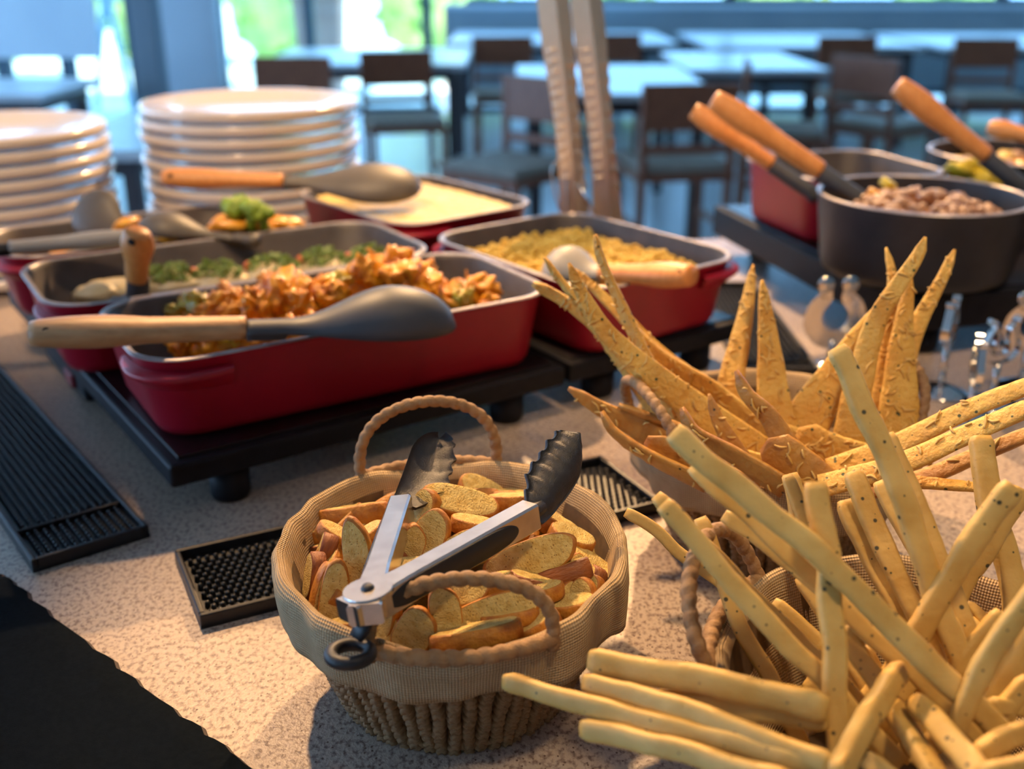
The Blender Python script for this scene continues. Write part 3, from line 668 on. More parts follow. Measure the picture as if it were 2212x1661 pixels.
# cabbage and vegetables behind
for px, py, h, s in [(2075, 370, .165, .022), (2110, 375, .165, .022), (2065, 382, .155, .016), (2130, 385, .15, .02), (2095, 355, .175, .014)]:
    base = V3((.605, 1.44, CT)); p = near(base + V3((0, 0, h)), px, py)
    V, F = lump(int(px), 3, .4, 2.2, (1.2, .9, .45)); o = mk('cabbage_leaf', xf(V, Matrix.Translation(p) @ rot_eul(.4, .3, px) @ Matrix.Scale(s, 4)), F, M_CABB); tag(o, 'glossy yellow cabbage leaf heaped behind the bean pot', 'cabbage', 'yellow cabbage leaves')
for o_, r, ms, nm, lb, ct, gp, z0 in ((PO2, .1, (M_CHICK, M_POLEN, M_BEAN), 'vegetable_chunk', 'browned vegetable chunk in the wide black pan', 'vegetable', 'vegetable chunks in the wide black pan', .058), (PO3, .09, (M_CABB, M_CABB), 'cabbage_piece', 'yellow cabbage piece in the pot beside the beans', 'cabbage', 'cabbage pieces in the pot', .056)):
    for i in range(34):
        a = rnd.uniform(0, 6.3); d = r * math.sqrt(rnd.random())
        V, F = lump(i, 2, .35, 2, (1, .8, .6)); o = mk(nm, xf(V, Matrix.Translation(o_ + V3((d * math.cos(a), d * math.sin(a), z0 + .015 * rnd.random()))) @ rot_eul(0, 0, a) @ Matrix.Scale(rnd.uniform(.012, .02), 4)), F, rnd.choice(ms)); tag(o, lb, ct, gp)

# ------------------------------------------------------------------ plates
PR = .163
prof = [(0, .003), (PR * .55, .003), (PR * .58, 0), (PR * .61, 0), (PR * .63, .002), (PR * .86, .0055), (PR * .975, .0078), (PR * .995, .0098), (PR, .0125), (PR, .0195), (PR * .985, .0222), (PR * .96, .0218), (PR * .78, .0165), (PR * .66, .011), (PR * .6, .0085), (0, .0080)]
PV, PF = lathe(prof, 72); PM = mdata('plate', PV, PF, M_PLATE)
for cx, cy, n, lb, gp in ((-.402, 1.665, 12, 'cream dinner plate, %s in the stack behind the polenta spatula', 'tall plate stack'), (-.742, 1.53, 11, 'cream dinner plate, %s in the stack beside the dark serving spoons', 'left plate stack')):
    for i in range(n):
        o = inst('dinner_plate', PM, Matrix.Translation((cx + rnd.uniform(-.0035, .0035), cy + rnd.uniform(-.003, .003), CT + .0002 + i * .0186)) @ Matrix.Rotation(rnd.uniform(0, 6), 4, 'Z'))
        k = n - 1 - i; od = ('topmost', 'second from the top', 'third from the top', 'fourth from the top', 'fifth from the top', 'sixth from the top', 'seventh from the top', 'eighth from the top', 'ninth from the top')
        tag(o, lb % (od[k] if k < 9 else 'low down'), 'plate', gp)

# ------------------------------------------------------------------ serving utensils
def utensil(name, label, butt, tip, hl=.48, up=V3((0, 0, 1)), head='ladle', r=.0125, msil=M_SIL, mw=M_WOOD, bw=.036, bh=.030, neck=.20, hole=True, cat='spoon', bend=0.0):
    d = tip - butt; L = d.length; d = d / L; up = (up - d * up.dot(d)).normalized(); sd = d.cross(up)
    t = thing(name, label, cat, butt.lerp(tip, .5) - V3((0, 0, .01)), 'serving utensils in the pans')
    n = 26
    P = [butt + d * (L * hl * i / n) for i in range(n + 1)]
    def hr(u):
        if u < .03: return r * (.86 + .1 * u / .03)
        return r * (.96 + .22 * math.sin(PI * min(1, (u - .03) / .5)) if u < .53 else .96 - .10 * (u - .53) / .47)
    V, F = sweep(P, lambda i, u: circ(hr(u) * (1.1 if u < .6 else 1.02), hr(u) * .86, 16), up); hd = mk('handle', V, F, mw, t)
    if hole:
        c = butt + d * (L * hl * .085)
        for s in (1, -1):
            V, F = lathe([(0, .0002), (r * .26, .0002), (r * .30, -.0008)], 16)
            z = (up if abs(up.z) > .5 and False else (B_ - d * B_.dot(d)).normalized()) * s
            x = d; y = z.cross(x); mk('hang_hole_disc', xf(V, basis(x, y, z, c + z * hr(.085) * .98)), F, M_HOLE_SHADE, hd)  # flat dark disc painted in place of a hole's shade
    P0 = butt + d * L * hl; k = 34; LL = L * (1 - hl); nk = neck
    V = []; F = []
    m = 13
    for i in range(k + 1):
        u = i / k; q = P0 + d * (LL * u)
        if u < nk: wd, hg, off = r * .92, r * .80, 0.0
        else:
            v = (u - nk) / (1 - nk)
            s = math.sin(PI * min(1, v / .62) / 2) if v < .62 else math.sqrt(max(0.0, 1 - ((v - .62) / .38) ** 2))
            if head == 'ladle': wd = r * .92 + (bw - r * .92) * (s ** 1.6 if v < .62 else 1); wd *= 1 if v < .62 else max(.04, s); hg = (r * .8 + (bh - r * .8) * (s ** 2.2 if v < .62 else 1)) * (1 if v < .62 else max(.05, s))
            else: wd = r * .9 + (bw - r * .9) * min(1, v / .45) ** 1.3; hg = r * .75 * (1 - v) + .0018; 
            off = bend * (v * v if head == 'spatula' else 0)
        for j in range(m):
            a = PI * j / (m - 1); V.append(q + sd * (wd * math.cos(a)) + up * (hg * math.sin(a) - (.3 * r if u < nk else .3 * r) + off))
        th = .003 if u >= nk else r * .5
        for j in range(m - 1, -1, -1):
            a = PI * j / (m - 1)
            if u < nk: V.append(q + sd * (wd * math.cos(a)) + up * (-hg * math.sin(a) * .7 - .3 * r))
            else: V.append(q + sd * (max(.0005, wd - th) * math.cos(a)) + up * (max(.0002, hg - th) * math.sin(a) - .3 * r - .0004 + off))
    mm = 2 * m
    for i in range(k):
        for j in range(mm): F.append((i * mm + j, i * mm + (j + 1) % mm, (i + 1) * mm + (j + 1) % mm, (i + 1) * mm + j))
    F.append(tuple(range(mm - 1, -1, -1))); F.append(tuple(k * mm + j for j in range(mm)))
    mk('head', V, F, msil, t)
    return t
utensil('serving_spoon', 'grey silicone ladle with beech handle lying across the chicken pan', at(66, 720, .150), at(985, 695, .134), .485, head='ladle', r=.0128, bw=.036, bh=.036, neck=.18)
utensil('serving_spoon', 'orange wood handled spoon standing in the herb fish pan', at(298, 500, .185), at(292, 690, .085), .52, up=B_, r=.0125, mw=M_WOODO, bw=.03, bh=.01, neck=.5)
utensil('serving_spoon', 'pale grey ladle with orange wood handle in the farofa pan', at(1496, 596, .146), at(1186, 585, .122), .60, r=.0125, msil=M_SILL, mw=M_WOODO, bw=.034, bh=.030, neck=.05)
utensil('spatula', 'brown silicone spatula with orange wood handle across the polenta pan', at(350, 383, .168), at(912, 400, .152), .46, head='ladle', up=V3((0, -.35, .93)), r=.0115, msil=M_SILB, mw=M_WOODO, bw=.042, bh=.024, neck=.12, cat='spatula')
utensil('serving_spoon', 'spoon with long grey-brown shaft over the left rim of the back pan', at(285, 512, .150), at(-260, 560, .145), .50, r=.0095, msil=M_TRAYB, mw=M_SILL, hole=False, bw=.02, bh=.02)
utensil('serving_spoon', 'dark ladle resting bowl up on the carrot pan before the plates', at(560, 520, .125), at(300, 486, .140), .2, r=.008, msil=M_SILB, mw=M_SILB, hole=False, bw=.03, bh=.022, neck=.2)
utensil('serving_spoon', 'dark round spoon standing up at the left plate stack', at(330, 545, .105), at(165, 440, .150), .3, up=B_, r=.006, msil=M_SILB, mw=M_SILB, hole=False, bw=.034, bh=.012, neck=.05)
def long(px0, py0, px1, py1, h, d, **k):
    tip = at(px1, py1, h); return near(tip, px0, py0, d), tip
def ut2(label, px0, py0, px1, py1, h, d, hl, r=.0125, **k):
    b, tp = long(px0, py0, px1, py1, h, d); utensil('serving_spoon', label, b, tp, hl, up=V3((0, -.6, .8)), r=r, mw=M_WOODO, hole=False, bw=.014, bh=.006, neck=.75, msil=k.get('msil', M_SIL))
ut2('wooden spoon handle leaning from the bright red casserole', 1497, 238, 1772, 425, .150, .0, .62, .0115)
ut2('wooden spoon handle leaning from the bean pot', 1540, 214, 1880, 440, .150, -.02, .68, .0135)
ut2('tall wooden spoon handle leaning from the cabbage pot', 1938, 184, 2230, 415, .150, -.03, .66, .014)
ut2('short orange wooden handle at the wide black pan', 2138, 274, 2300, 310, .19, .03, .62, .012)

# upright steel tongs in a wire holder
base = V3((.118, 1.47, CT))
t = thing('steel_tongs', 'tall brushed steel tongs standing upright behind the farofa pan', 'tongs', base)
for (xb, xt, dy) in ((1236, 1196, 0.0), (1308, 1268, .004)):
    b0 = near(base + V3((0, dy, .10)), xb, 470); b1 = near(base + V3((0, dy, .34)), xt, -40)
    b0 = b0 + (b0 - b1) * .36
    n = 60; P = [b0.lerp(b1, i / n) + V3((.004 * math.sin(PI * i / n * 1.3), 0, 0)) for i in range(n + 1)]
    def sec(i, u):
        wv = .0016 * math.sin(i * 2.2) if .34 < u < .8 else 0
        w2 = .019 * (1 + .12 * math.sin(u * 9))
        return [(-w2 + wv, .004), (-w2 * .15, -.006), (w2, .002), (w2, .0038), (-w2 * .15, -.0042), (-w2 + .001 + wv, .0062)]
    V, F = sweep(P, sec, V3((0, 1, 0))); am = mk('arm', V, F, M_SATIN, t, False)
    parts = []
    for k in range(13):                              # stamped finger ridges on the left flange
        q = P[24 + 2 * k]; parts.append(tube([q + V3((-.017, -.0005, -.002)), q + V3((-.004, -.0068, .001))], .0016, 6))
    V, F = join(parts); mk('finger_ridges', V, F, M_SATIN, am)
lo = near(base + V3((0, 0, .16)), 1205, 350); pts = [near(base + V3((0, -.012, .1)), x, y) for x, y in [(1215, 470), (1200, 420), (1192, 370), (1202, 350), (1218, 352), (1222, 380), (1224, 470)]]
V, F = tube(smoothpath(pts, 40), .0016, 6); mk('lock_wire', V, F, M_CHROME, t)
V, F = tube([near(base + V3((0, -.014, .1)), 1250, 395), near(base + V3((0, -.014, .1)), 1284, 466)], .0022, 6); mk('lock_wire', V, F, M_CHROME, t)
V, F = lathe([(0, 0), (.042, 0), (.044, .003), (.044, .055), (.041, .055), (.041, .004), (0, .004)], 32, base + V3((0, 0, 0))); o = mk('utensil_cup', V, F, M_CHROME); tag(o, 'short steel cup holding the upright tongs', 'cup')

# card clips on domed feet
def clip(px, pyb, pxs, pyt, cw, ang, label, plate=False, hd=.034):
    p = at(px, pyb); t = thing('card_holder', label, 'card holder', p, 'steel card clips')
    V, F = lathe([(0, .011), (.006, .0108), (.012, .0085), (.020, .0045), (.0275, .0025), (.0285, .001), (.028, 0), (0, 0)], 36, p); mk('base', V, F, M_CHROME, t)
    s1 = near(p + V3((0, 0, .05)), pxs, pyt); s1 = V3((p.x, p.y, s1.z))
    V, F = tube([p + V3((0, 0, .009)), s1], .0036, 14); mk('stem', V, F, M_CHROME, t)
    half = [(0, 0), (-.35, .04), (-.62, .22), (-.66, .46), (-.50, .74), (-.36, .98), (-.40, 1.10), (-.52, 1.13), (-.56, 1.04), (-.42, 1.0), (-.22, .86), (-.20, .62), (-.27, .42), (-.18, .22), (-.04, .24)]
    x = V3((math.cos(ang), math.sin(ang), 0)); y = V3((-x.y, x.x, 0))
    if plate:                                        # flat horseshoe clip with rounded ends
        P = [s1 + x * (hd * .52 * math.cos(a)) + V3((0, 0, hd * .52 + hd * .52 * math.sin(a))) for a in [math.radians(118 + 304 * i / 40) for i in range(41)]]
        P = [P[0] + V3((0, 0, hd * .32)) - x * hd * .04] + P + [P[-1] + V3((0, 0, hd * .32)) + x * hd * .04]
        N = len(P); rad = lambda i: hd * (.17 + .05 * math.sin(PI * i / (N - 1))) if 1 < i < N - 2 else hd * .14
        V, F = sweep(P, lambda i, u: [(-rad(i), -.0009), (rad(i), -.0009), (rad(i), .0009), (-rad(i), .0009)], y); mk('horseshoe_clip', V, F, M_CHROME, t, False)
        for e in (P[0], P[-1]):
            V, F = lathe([(0, -.0016), (hd * .19, -.0014), (hd * .2, 0), (hd * .19, .0014), (0, .0016)], 18); mk('clip_knob', xf(V, basis(x, V3((0, 0, 1)), y, e)), F, M_CHROME, t)
        return
    for sg in (1, -1):
        P = smoothpath([s1 + x * (a * hd * sg + sg * -.0) + V3((0, 0, b * hd * 1.25)) for a, b in half], 90)
        V = []; F = []
        for i, q in enumerate(P):
            tn = (P[min(i + 1, len(P) - 1)] - P[max(i - 1, 0)]).normalized(); nn = tn.cross(y).normalized() * .0005
            V += [q - y * cw - nn, q + y * cw - nn, q + y * cw + nn, q - y * cw + nn]
        for i in range(len(P) - 1):
            for j in range(4): F.append((i * 4 + j, i * 4 + (j + 1) % 4, i * 4 + 4 + (j + 1) % 4, i * 4 + 4 + j))
        mk('spring_clip', V, F, M_CHROME, t, False)
clip(2030, 848, 2018, 738, .0040, 1.0, 'steel card clip on a domed foot behind the cracker basket handle')
clip(2140, 872, 2138, 783, .0034, .35, 'steel card clip with tall lyre loop beside the basket handle')
clip(2204, 838, 2200, 745, .007, -.1, 'large bright steel horseshoe clip farthest from the cracker basket', True, .040)
clip(2092, 905, 2095, 832, .0034, 1.3, 'steel card clip turned edge on behind the basket handle')
clip(1790, 800, 1786, 735, .0075, .1, 'steel horseshoe card clip standing beside the rubber mat', True, .048)

# ------------------------------------------------------------------ baskets
BA, BBX, BH, BK = .100, .107, .088, .70            # rim half axes, rim height, base scale
def wall(c, a0, phi, s, h):
    v = V3((BA * s * math.cos(phi), BBX * s * math.sin(phi), 0)); v = Matrix.Rotation(a0, 3, 'Z') @ v
    return V3((c.x + v.x, c.y + v.y, CT + h))
def wsc(h): return BK + (1 - BK) * (max(0, h) / BH) ** .85
# one braided strand, shared by all baskets
n = 130; prof_ = []
P = [V3((0, 0, i / n)) for i in range(n + 1)]
SW = .0043
def strand_mesh(seed):
    V = []; F = []; m = 9
    for i in range(n + 1):
        s = i / n * .088; z = i / n
        for j in range(m):
            ph = -PI / 2 * 1.15 + PI * 1.15 * j / (m - 1)             # outward half of the strand
            fr = (s / .0060 + abs(ph) / PI * .75 + seed * .37) % 1.0
            b = math.sqrt(max(0.0, math.sin(PI * fr)))
            cen = .75 + .25 * min(1, abs(ph) / .35)
            rr = SW * (.46 + .66 * b) * cen * (1 + .16 * noise.noise(V3((seed * 9, s * 120, j * .4))))
            V.append(V3((rr * 1.25 * math.cos(ph), rr * .92 * math.sin(ph) + .0007 * math.sin(s * 160 + seed * 5), z)))
    for i in range(n):
        for j in range(m - 1): F.append((i * m + j, i * m + j + 1, (i + 1) * m + j + 1, (i + 1) * m + j))
    return mdata('strand', V, F, M_ROPE)
STR = [strand_mesh(k) for k in range(5)]
def basket(label, c, a0, handles, seed, lean, hgts=(.049, .049)):
    rn = random.Random(seed); c = V3((c[0], c[1], 0))
    t = thing('lined_basket', label, 'basket', (c.x, c.y, CT), 'rope baskets with linen liners')
    NA = 72
    loops = []
    for h in (.004, .012, .03, .05, .07, BH - .004): loops.append([wall(c, a0, 2 * PI * i / NA, wsc(h) - .028, h) for i in range(NA)])
    V, F = loft(loops, True, False); mk('body', V, F, M_ROPEI, t)  # inner shell whose dark colour stands for shade between the strands
    NS = 60
    for i in range(NS):
        ph = 2 * PI * (i + rn.uniform(-.12, .12)) / NS; p0 = wall(c, a0, ph, wsc(0), .001); p1 = wall(c, a0, ph + rn.uniform(-.02, .02), wsc(BH - .004), BH - .004)
        z = p1 - p0; zl = z.length; zn = z / zl; out = (p0 - V3((c.x, c.y, p0.z))).normalized(); out = (out - zn * out.dot(zn)).normalized(); y = zn.cross(out)
        inst('strand', STR[(i * 3 + seed) % 5], basis(out, y, z, p0 + out * rn.uniform(-.0006, .0008)), t)
    for h in (.066, .061):
        V, F = tube([wall(c, a0, 2 * PI * i / 60, wsc(h) - .012, h) for i in range(61)], .0016, 6); mk('weft_cord', V, F, M_ROPE, t)
    V, F = rope([wall(c, a0, 2 * PI * i / 80, wsc(.002), .005) for i in range(81)], .0034, .006, 8); mk('base_cord', V, F, M_ROPE, t)
    # linen liner: up the inside, over the rim, hanging outside with a loose hem
    NL = 180; prof = [(.70, .022, 0), (.78, .035, .0), (.90, .062, .25), (.965, .084, .5), (1.0, .0945, .6), (1.035, .097, .6), (1.060, .0925, .6), (1.064, .084, .7), (1.056, .075, .8), (1.046, .066, 1.0), (1.042, .061, 1.1)]
    V = []; F = []; UV = []; m = len(prof); arc = [0]
    for a, b in zip(prof, prof[1:]): arc.append(arc[-1] + math.hypot((b[0] - a[0]) * .1, b[1] - a[1]))
    for i in range(NL):
        ph = 2 * PI * i / NL; cp, sp = math.cos(ph), math.sin(ph)
        low = 1.0
        for hp in handles:                       # hem pulled lower where the handles push it down
            dd = abs((ph - (hp - a0) + PI) % (2 * PI) - PI); low = min(low, .0 + min(1, dd / .55))
        for j, (s, h, wv) in enumerate(prof):
            q = .010 * wv * noise.noise(V3((cp * 2.2, sp * 2.2, seed * 3 + h * 10))) + .006 * wv * noise.noise(V3((cp * 6, sp * 6, seed * 5 + h * 20)))
            hh = h + (.007 * wv * noise.noise(V3((cp * 3, sp * 3, seed + 20))) if j > 5 else .004 * wv * noise.noise(V3((cp * 4, sp * 4, seed + 9))))
            if j in (4, 5, 6, 7): hh -= (1 - low) * .008
            V.append(wall(c, a0, ph, s + q * (1.6 if j > 5 else 1.0) / .1 * .35, hh)); UV.append((ph * .105, arc[j]))
    for i in range(NL):
        k = (i + 1) % NL
        for j in range(m - 1): F.append((i * m + j, k * m + j, k * m + j + 1, i * m + j + 1))
    o = mk('linen_liner', V, F, M_LINEN, t, uv=UV)
    so = o.modifiers.new('thickness', 'SOLIDIFY'); so.thickness = .0011; so.offset = 0
    for hp, ln, hh_ in zip(handles, lean, hgts):
        ph = hp - a0; hw = .46
        bar = [wall(c, a0, ph + hw * (2 * i / 20 - 1), 1.075, BH + .004) for i in range(21)]
        V, F = rope(bar, .0044, .0085, 12); mk('rim_cord', V, F, M_ROPE, t)
        e0, e1 = bar[0], bar[-1]; mid = (e0 + e1) / 2; out = (mid - V3((c.x, c.y, mid.z))).normalized(); pts = []
        for i in range(25):
            th = PI * i / 24; x = -math.cos(th); y = math.sin(th) ** .72
            pts.append(mid + (e1 - e0) / 2 * x * (1.0 + .03 * y) + (V3((0, 0, 1)) * math.cos(ln) + out * math.sin(ln)) * y * hh_ - out * (1 - y) * .0 )
        V, F = rope([e0 - V3((0, 0, .006))] + pts + [e1 - V3((0, 0, .006))], .0041, .0075, 12); mk('handle', V, F, M_ROPE, t)
    return c
K1 = basket('rope basket with linen liner holding toasted bread slices', (-.036, .566), .05, (PI * 1.5 + .10, PI * .5 + .22), 1, (-.1, .1), (.037, .050))
K2 = basket('rope basket with linen liner holding flat seeded crackers', (.200, .742), .0, (math.radians(197), math.radians(24)), 2, (.35, .25))
K3 = basket('rope basket with linen liner holding long breadsticks', (.206, .434), .0, (math.radians(153), math.radians(-27)), 3, (.5, .3))

# ------------------------------------------------------------------ toasted bread slices in the first basket
def slice_mesh(seed, dark=False):
    rn = random.Random(seed); n = 26; out = []
    for i in range(n):
        a = 2 * PI * i / n; x = math.copysign(abs(math.cos(a)) ** .75, math.cos(a)); z = math.sin(a)
        z = z if z > 0 else z * .62
        q = 1 + .06 * noise.noise(V3((math.cos(a) * 1.5, math.sin(a) * 1.5, seed)))
        out.append((x * q, z * q))
    V = []; F = []; mi = []; rings = [(-1, .72), (-1, .93), (-.82, 1.0), (0, 1.02), (.82, 1.0), (1, .93), (1, .72)]; m = n
    for y, s in rings:
        for k, (x, z) in enumerate(out):
            V.append(V3((x * s, y + .10 * noise.noise(V3((x * 2, z * 2, seed + y))), z * s)))
    V.append(V3((0, -1.0, .1))); V.append(V3((0, 1.0, .1)))
    for r in range(len(rings) - 1):
        for j in range(m):
            F.append((r * m + j, r * m + (j + 1) % m, (r + 1) * m + (j + 1) % m, (r + 1) * m + j)); mi.append(0 if r in (0, 5) else 1)
    for j in range(m):
        F.append(((j + 1) % m, j, 7 * m)); mi.append(0); b = 6 * m; F.append((b + j, b + (j + 1) % m, 7 * m + 1)); mi.append(0)
    return mdata('bread_slice', V, F, [M_CRUMB, M_CRUSTD if dark else M_CRUST], True, mi)
SL = [slice_mesh(i) for i in range(6)]; SLD = [slice_mesh(20 + i, True) for i in range(3)]
def heaph(p):
    d = V3(((p.x - K1.x) / .094, (p.y - K1.y) / .10, 0)).length
    return .076 + .032 * max(0, 1 - d * d)
def bread(zx, zy, L, a, beta, W=60, T=30, dark=False, dh=0.0, rn=random.Random(5)):
    px, py = 560 + zx * .5, 830 + zy * .5; h = .09
    for _ in range(6): h = heaph(at(px, py, h)) + dh
    p = at(px, py, h); q = V3(((p.x - K1.x) / .1, (p.y - K1.y) / .107, 0)).length; lim = .86 - (L * .5 / 4000 / .1) * .10
    if q > lim: p = V3((K1.x + (p.x - K1.x) * lim / q, K1.y + (p.y - K1.y) * lim / q, p.z))      # keep the slice inside the basket
    d = max(.5, depth(p)); a = math.radians(a); b = math.radians(beta)
    l = (R_ * math.cos(a) + U_ * math.sin(a)); q = (-R_ * math.sin(a) + U_ * math.cos(a)); nb = (B_ * .92 + V3((0, 0, .39))).normalized(); nb = (nb - l * nb.dot(l)).normalized(); q = nb.cross(l)
    nrm = nb * math.cos(b) + q * math.sin(b); z = nrm.cross(l) * -1
    z = l.cross(nrm)
    Mx = basis(l, nrm, z, p) @ Matrix.Diagonal((L / 2 * d / FPX * 1.12, T / 2 * d / FPX * 1.15, W / 2 * d / FPX * 1.25, 1))
    o = inst('bread_slice', rn.choice(SLD if dark else SL), Mx)
    lb = 'dark-crusted toasted bread slice in the linen-lined basket' if dark else ('toasted bread slice showing its pale crumb face in the basket' if abs(beta) < 45 else 'golden toasted bread slice lying crust up in the basket')
    tag(o, lb, 'bread slice', 'toasted bread slices in the basket')
for args in [(420, 790, 190, 98, 8, 62), (308, 930, 158, 82, -12, 62), (235, 945, 150, 78, -35, 56), (870, 512, 150, -14, 20, 70, 46), (715, 665, 125, 62, 5, 76), (1165, 740, 190, 20, -8, 84, 40), (1010, 975, 190, 18, -14, 84, 40),
             (788, 1005, 120, 98, -5, 72), (655, 1060, 100, 60, -5, 84), (935, 1085, 185, 11, 68, 70, 40), (1185, 1060, 120, 28, 55, 62, 40), (1482, 800, 112, -34, 50, 62, 40), (1400, 945, 100, 75, 20, 56), (1490, 935, 95, 55, 35, 50),
             (400, 572, 150, 8, 74, 66, 42), (385, 512, 130, -2, 70, 60, 40), (268, 640, 130, 6, 62, 60, 40), (522, 465, 100, 28, 15, 66), (560, 375, 90, 48, 60, 56, 36), (770, 435, 110, -15, 58, 56, 36), (965, 455, 95, -25, 20, 56),
             (1085, 470, 95, -4, 68, 50, 34), (1100, 512, 100, 2, 66, 50, 34), (850, 705, 110, 30, 0, 62), (625, 805, 115, 5, 60, 60, 40), (590, 640, 80, 80, 25, 52), (1280, 610, 100, -32, 60, 50, 36), (1345, 672, 92, -22, 48, 62, 40),
             (880, 895, 110, 15, 12, 60), (985, 870, 110, 12, 66, 56, 36), (350, 1070, 62, 2, 62, 42, 34), (1335, 965, 110, 8, 55, 60, 40), (700, 545, 90, 65, 25, 60), (640, 700, 90, 70, -20, 56), (930, 610, 95, -10, 55, 50), (1060, 640, 100, 15, 30, 56),
             (340, 660, 90, -30, 60, 52), (460, 660, 90, 30, 55, 56), (1200, 900, 110, 10, 60, 56), (560, 900, 100, 40, 40, 56), (760, 830, 110, 20, 40, 56), (1080, 1010, 120, 10, 70, 56), (540, 1010, 90, 80, 30, 60)]:
    bread(*args, dh=-.004 if args[3] in (40, 30) else 0)
for args in [(1290, 832, 140, 18, 78, 62, 40), (1400, 835, 70, -45, 62, 50), (1432, 690, 62, -60, 66, 46), (280, 745, 100, 72, 70, 56), (238, 830, 95, 82, 60, 52), (210, 700, 80, 10, 70, 50), (1180, 860, 100, -15, 65, 50), (1450, 870, 80, 60, 60, 46), (560, 760, 80, 40, 60, 50)]:
    bread(*args, dark=True, dh=-.004)
rn = random.Random(9)
for i in range(22):                                  # slices leaning against the liner all round
    a = 2 * PI * i / 22 + rn.uniform(-.1, .1); rr = rn.uniform(.70, .78); l = V3((-math.sin(a), math.cos(a), rn.uniform(-.3, .5))).normalized(); o_ = V3((math.cos(a), math.sin(a), .9 + rn.uniform(-.3, .3)))
    o_ = (o_ - l * o_.dot(l)).normalized(); M_ = basis(l, o_, l.cross(o_), V3((K1.x + .1 * rr * math.cos(a), K1.y + .107 * rr * math.sin(a), CT + .079 + rn.uniform(-.004, .006)))) @ Matrix.Diagonal((rn.uniform(.017, .022), .0048, rn.uniform(.0085, .0105), 1))
    tag(inst('bread_slice', rn.choice(SL), M_), 'toasted bread slice leaning against the liner inside the basket', 'bread slice', 'toasted bread slices in the basket')
rn = random.Random(8)
for i in range(46):
    a = rn.uniform(0, 6.3); d = .074 * math.sqrt(rn.random()); p = V3((K1.x + d * math.cos(a), K1.y + d * math.sin(a), CT + rn.uniform(.045, .068) + .022 * (1 - (d / .08) ** 2)))
    o = inst('bread_slice', rn.choice(SL + SLD[:1]), Matrix.Translation(p) @ rot_eul(rn.uniform(-1, 1), rn.uniform(-.6, .6), rn.uniform(0, 6.3)) @ Matrix.Diagonal((.020, .0048, .0085, 1)))
    tag(o, 'toasted bread slice half buried in the heaped basket', 'bread slice', 'toasted bread slices in the basket')

# ------------------------------------------------------------------ breadsticks
def on_chord(A, Bp, px, py):
    r = ray(px, py).normalized(); d = (Bp - A).normalized(); w0 = CAMP - A; b = r.dot(d); den = 1 - b * b
    if den < 1e-5: return None
    t = (b * d.dot(w0) - r.dot(w0)) / den
    return CAMP + r * t
def spine(pts, bh, td, th=None):
    base = at(*pts[-1], bh); tip = at(*pts[0], th) if th is not None else near(base, *pts[0], td)
    mids = [on_chord(tip, base, *q) for q in pts[1:-1]]
    return [tip] + [m for m in mids if m] + [base]
SK = 0
SKL = {1: 'thick ridged breadstick leaning past the rope handle of its basket', 3: 'thin curved breadstick pointing at the bread slice basket', 5: 'long pale breadstick slanting up across the cracker basket', 13: 'tallest breadstick, rising in front of the standing crackers', 15: 'breadstick leaning away by the long crackers, clear of the linen', 16: 'broad breadstick crossing the tallest one on a steep slant'}
def stick(zp, wz, bh, td=0.0, th=None, flat=.72, lb='pale herb-flecked breadstick standing in the linen-lined basket'):
    global SK; SK += 1
    P = smoothpath(spine([(1060 + .5208 * x, 1000 + .5208 * y) for x, y in zp], bh, td, th), 30)
    P = resample(P, .004); N = len(P); wd = pxm(wz * .5208, P[N // 2]) / 2 * 1.20; sd = SK * 3.3
    def sec(i, u):
        e = min(1, (min(i, N - 1 - i) + .7) / 1.3) ** .4
        k = wd * e * (1 + .10 * noise.noise(V3((sd, u * 7, 0))) + .05 * noise.noise(V3((sd, u * 26, 3)))); out = []
        for j in range(18):
            a = 2 * PI * j / 18; ca, sa = math.cos(a), math.sin(a)
            x = math.copysign(abs(ca) ** .55, ca); y = math.copysign(abs(sa) ** .6, sa)
            g = 1 - .30 * math.exp(-((x - .3 * math.sin(sd)) / .14) ** 2) * (1 if y > 0 else .2)     # lengthwise crease
            out.append((k * x, k * flat * y * g))
        return out
    P = [p + V3((noise.noise(V3((sd, i * .16, 1))), noise.noise(V3((sd, i * .16, 7))), noise.noise(V3((sd, i * .16, 12))))) * .0016 for i, p in enumerate(P)]
    V, F = sweep(P, sec, B_)
    o = mk('breadstick', V, F, M_STICK); tag(o, SKL.get(SK, lb), 'breadstick', 'breadsticks in the basket')
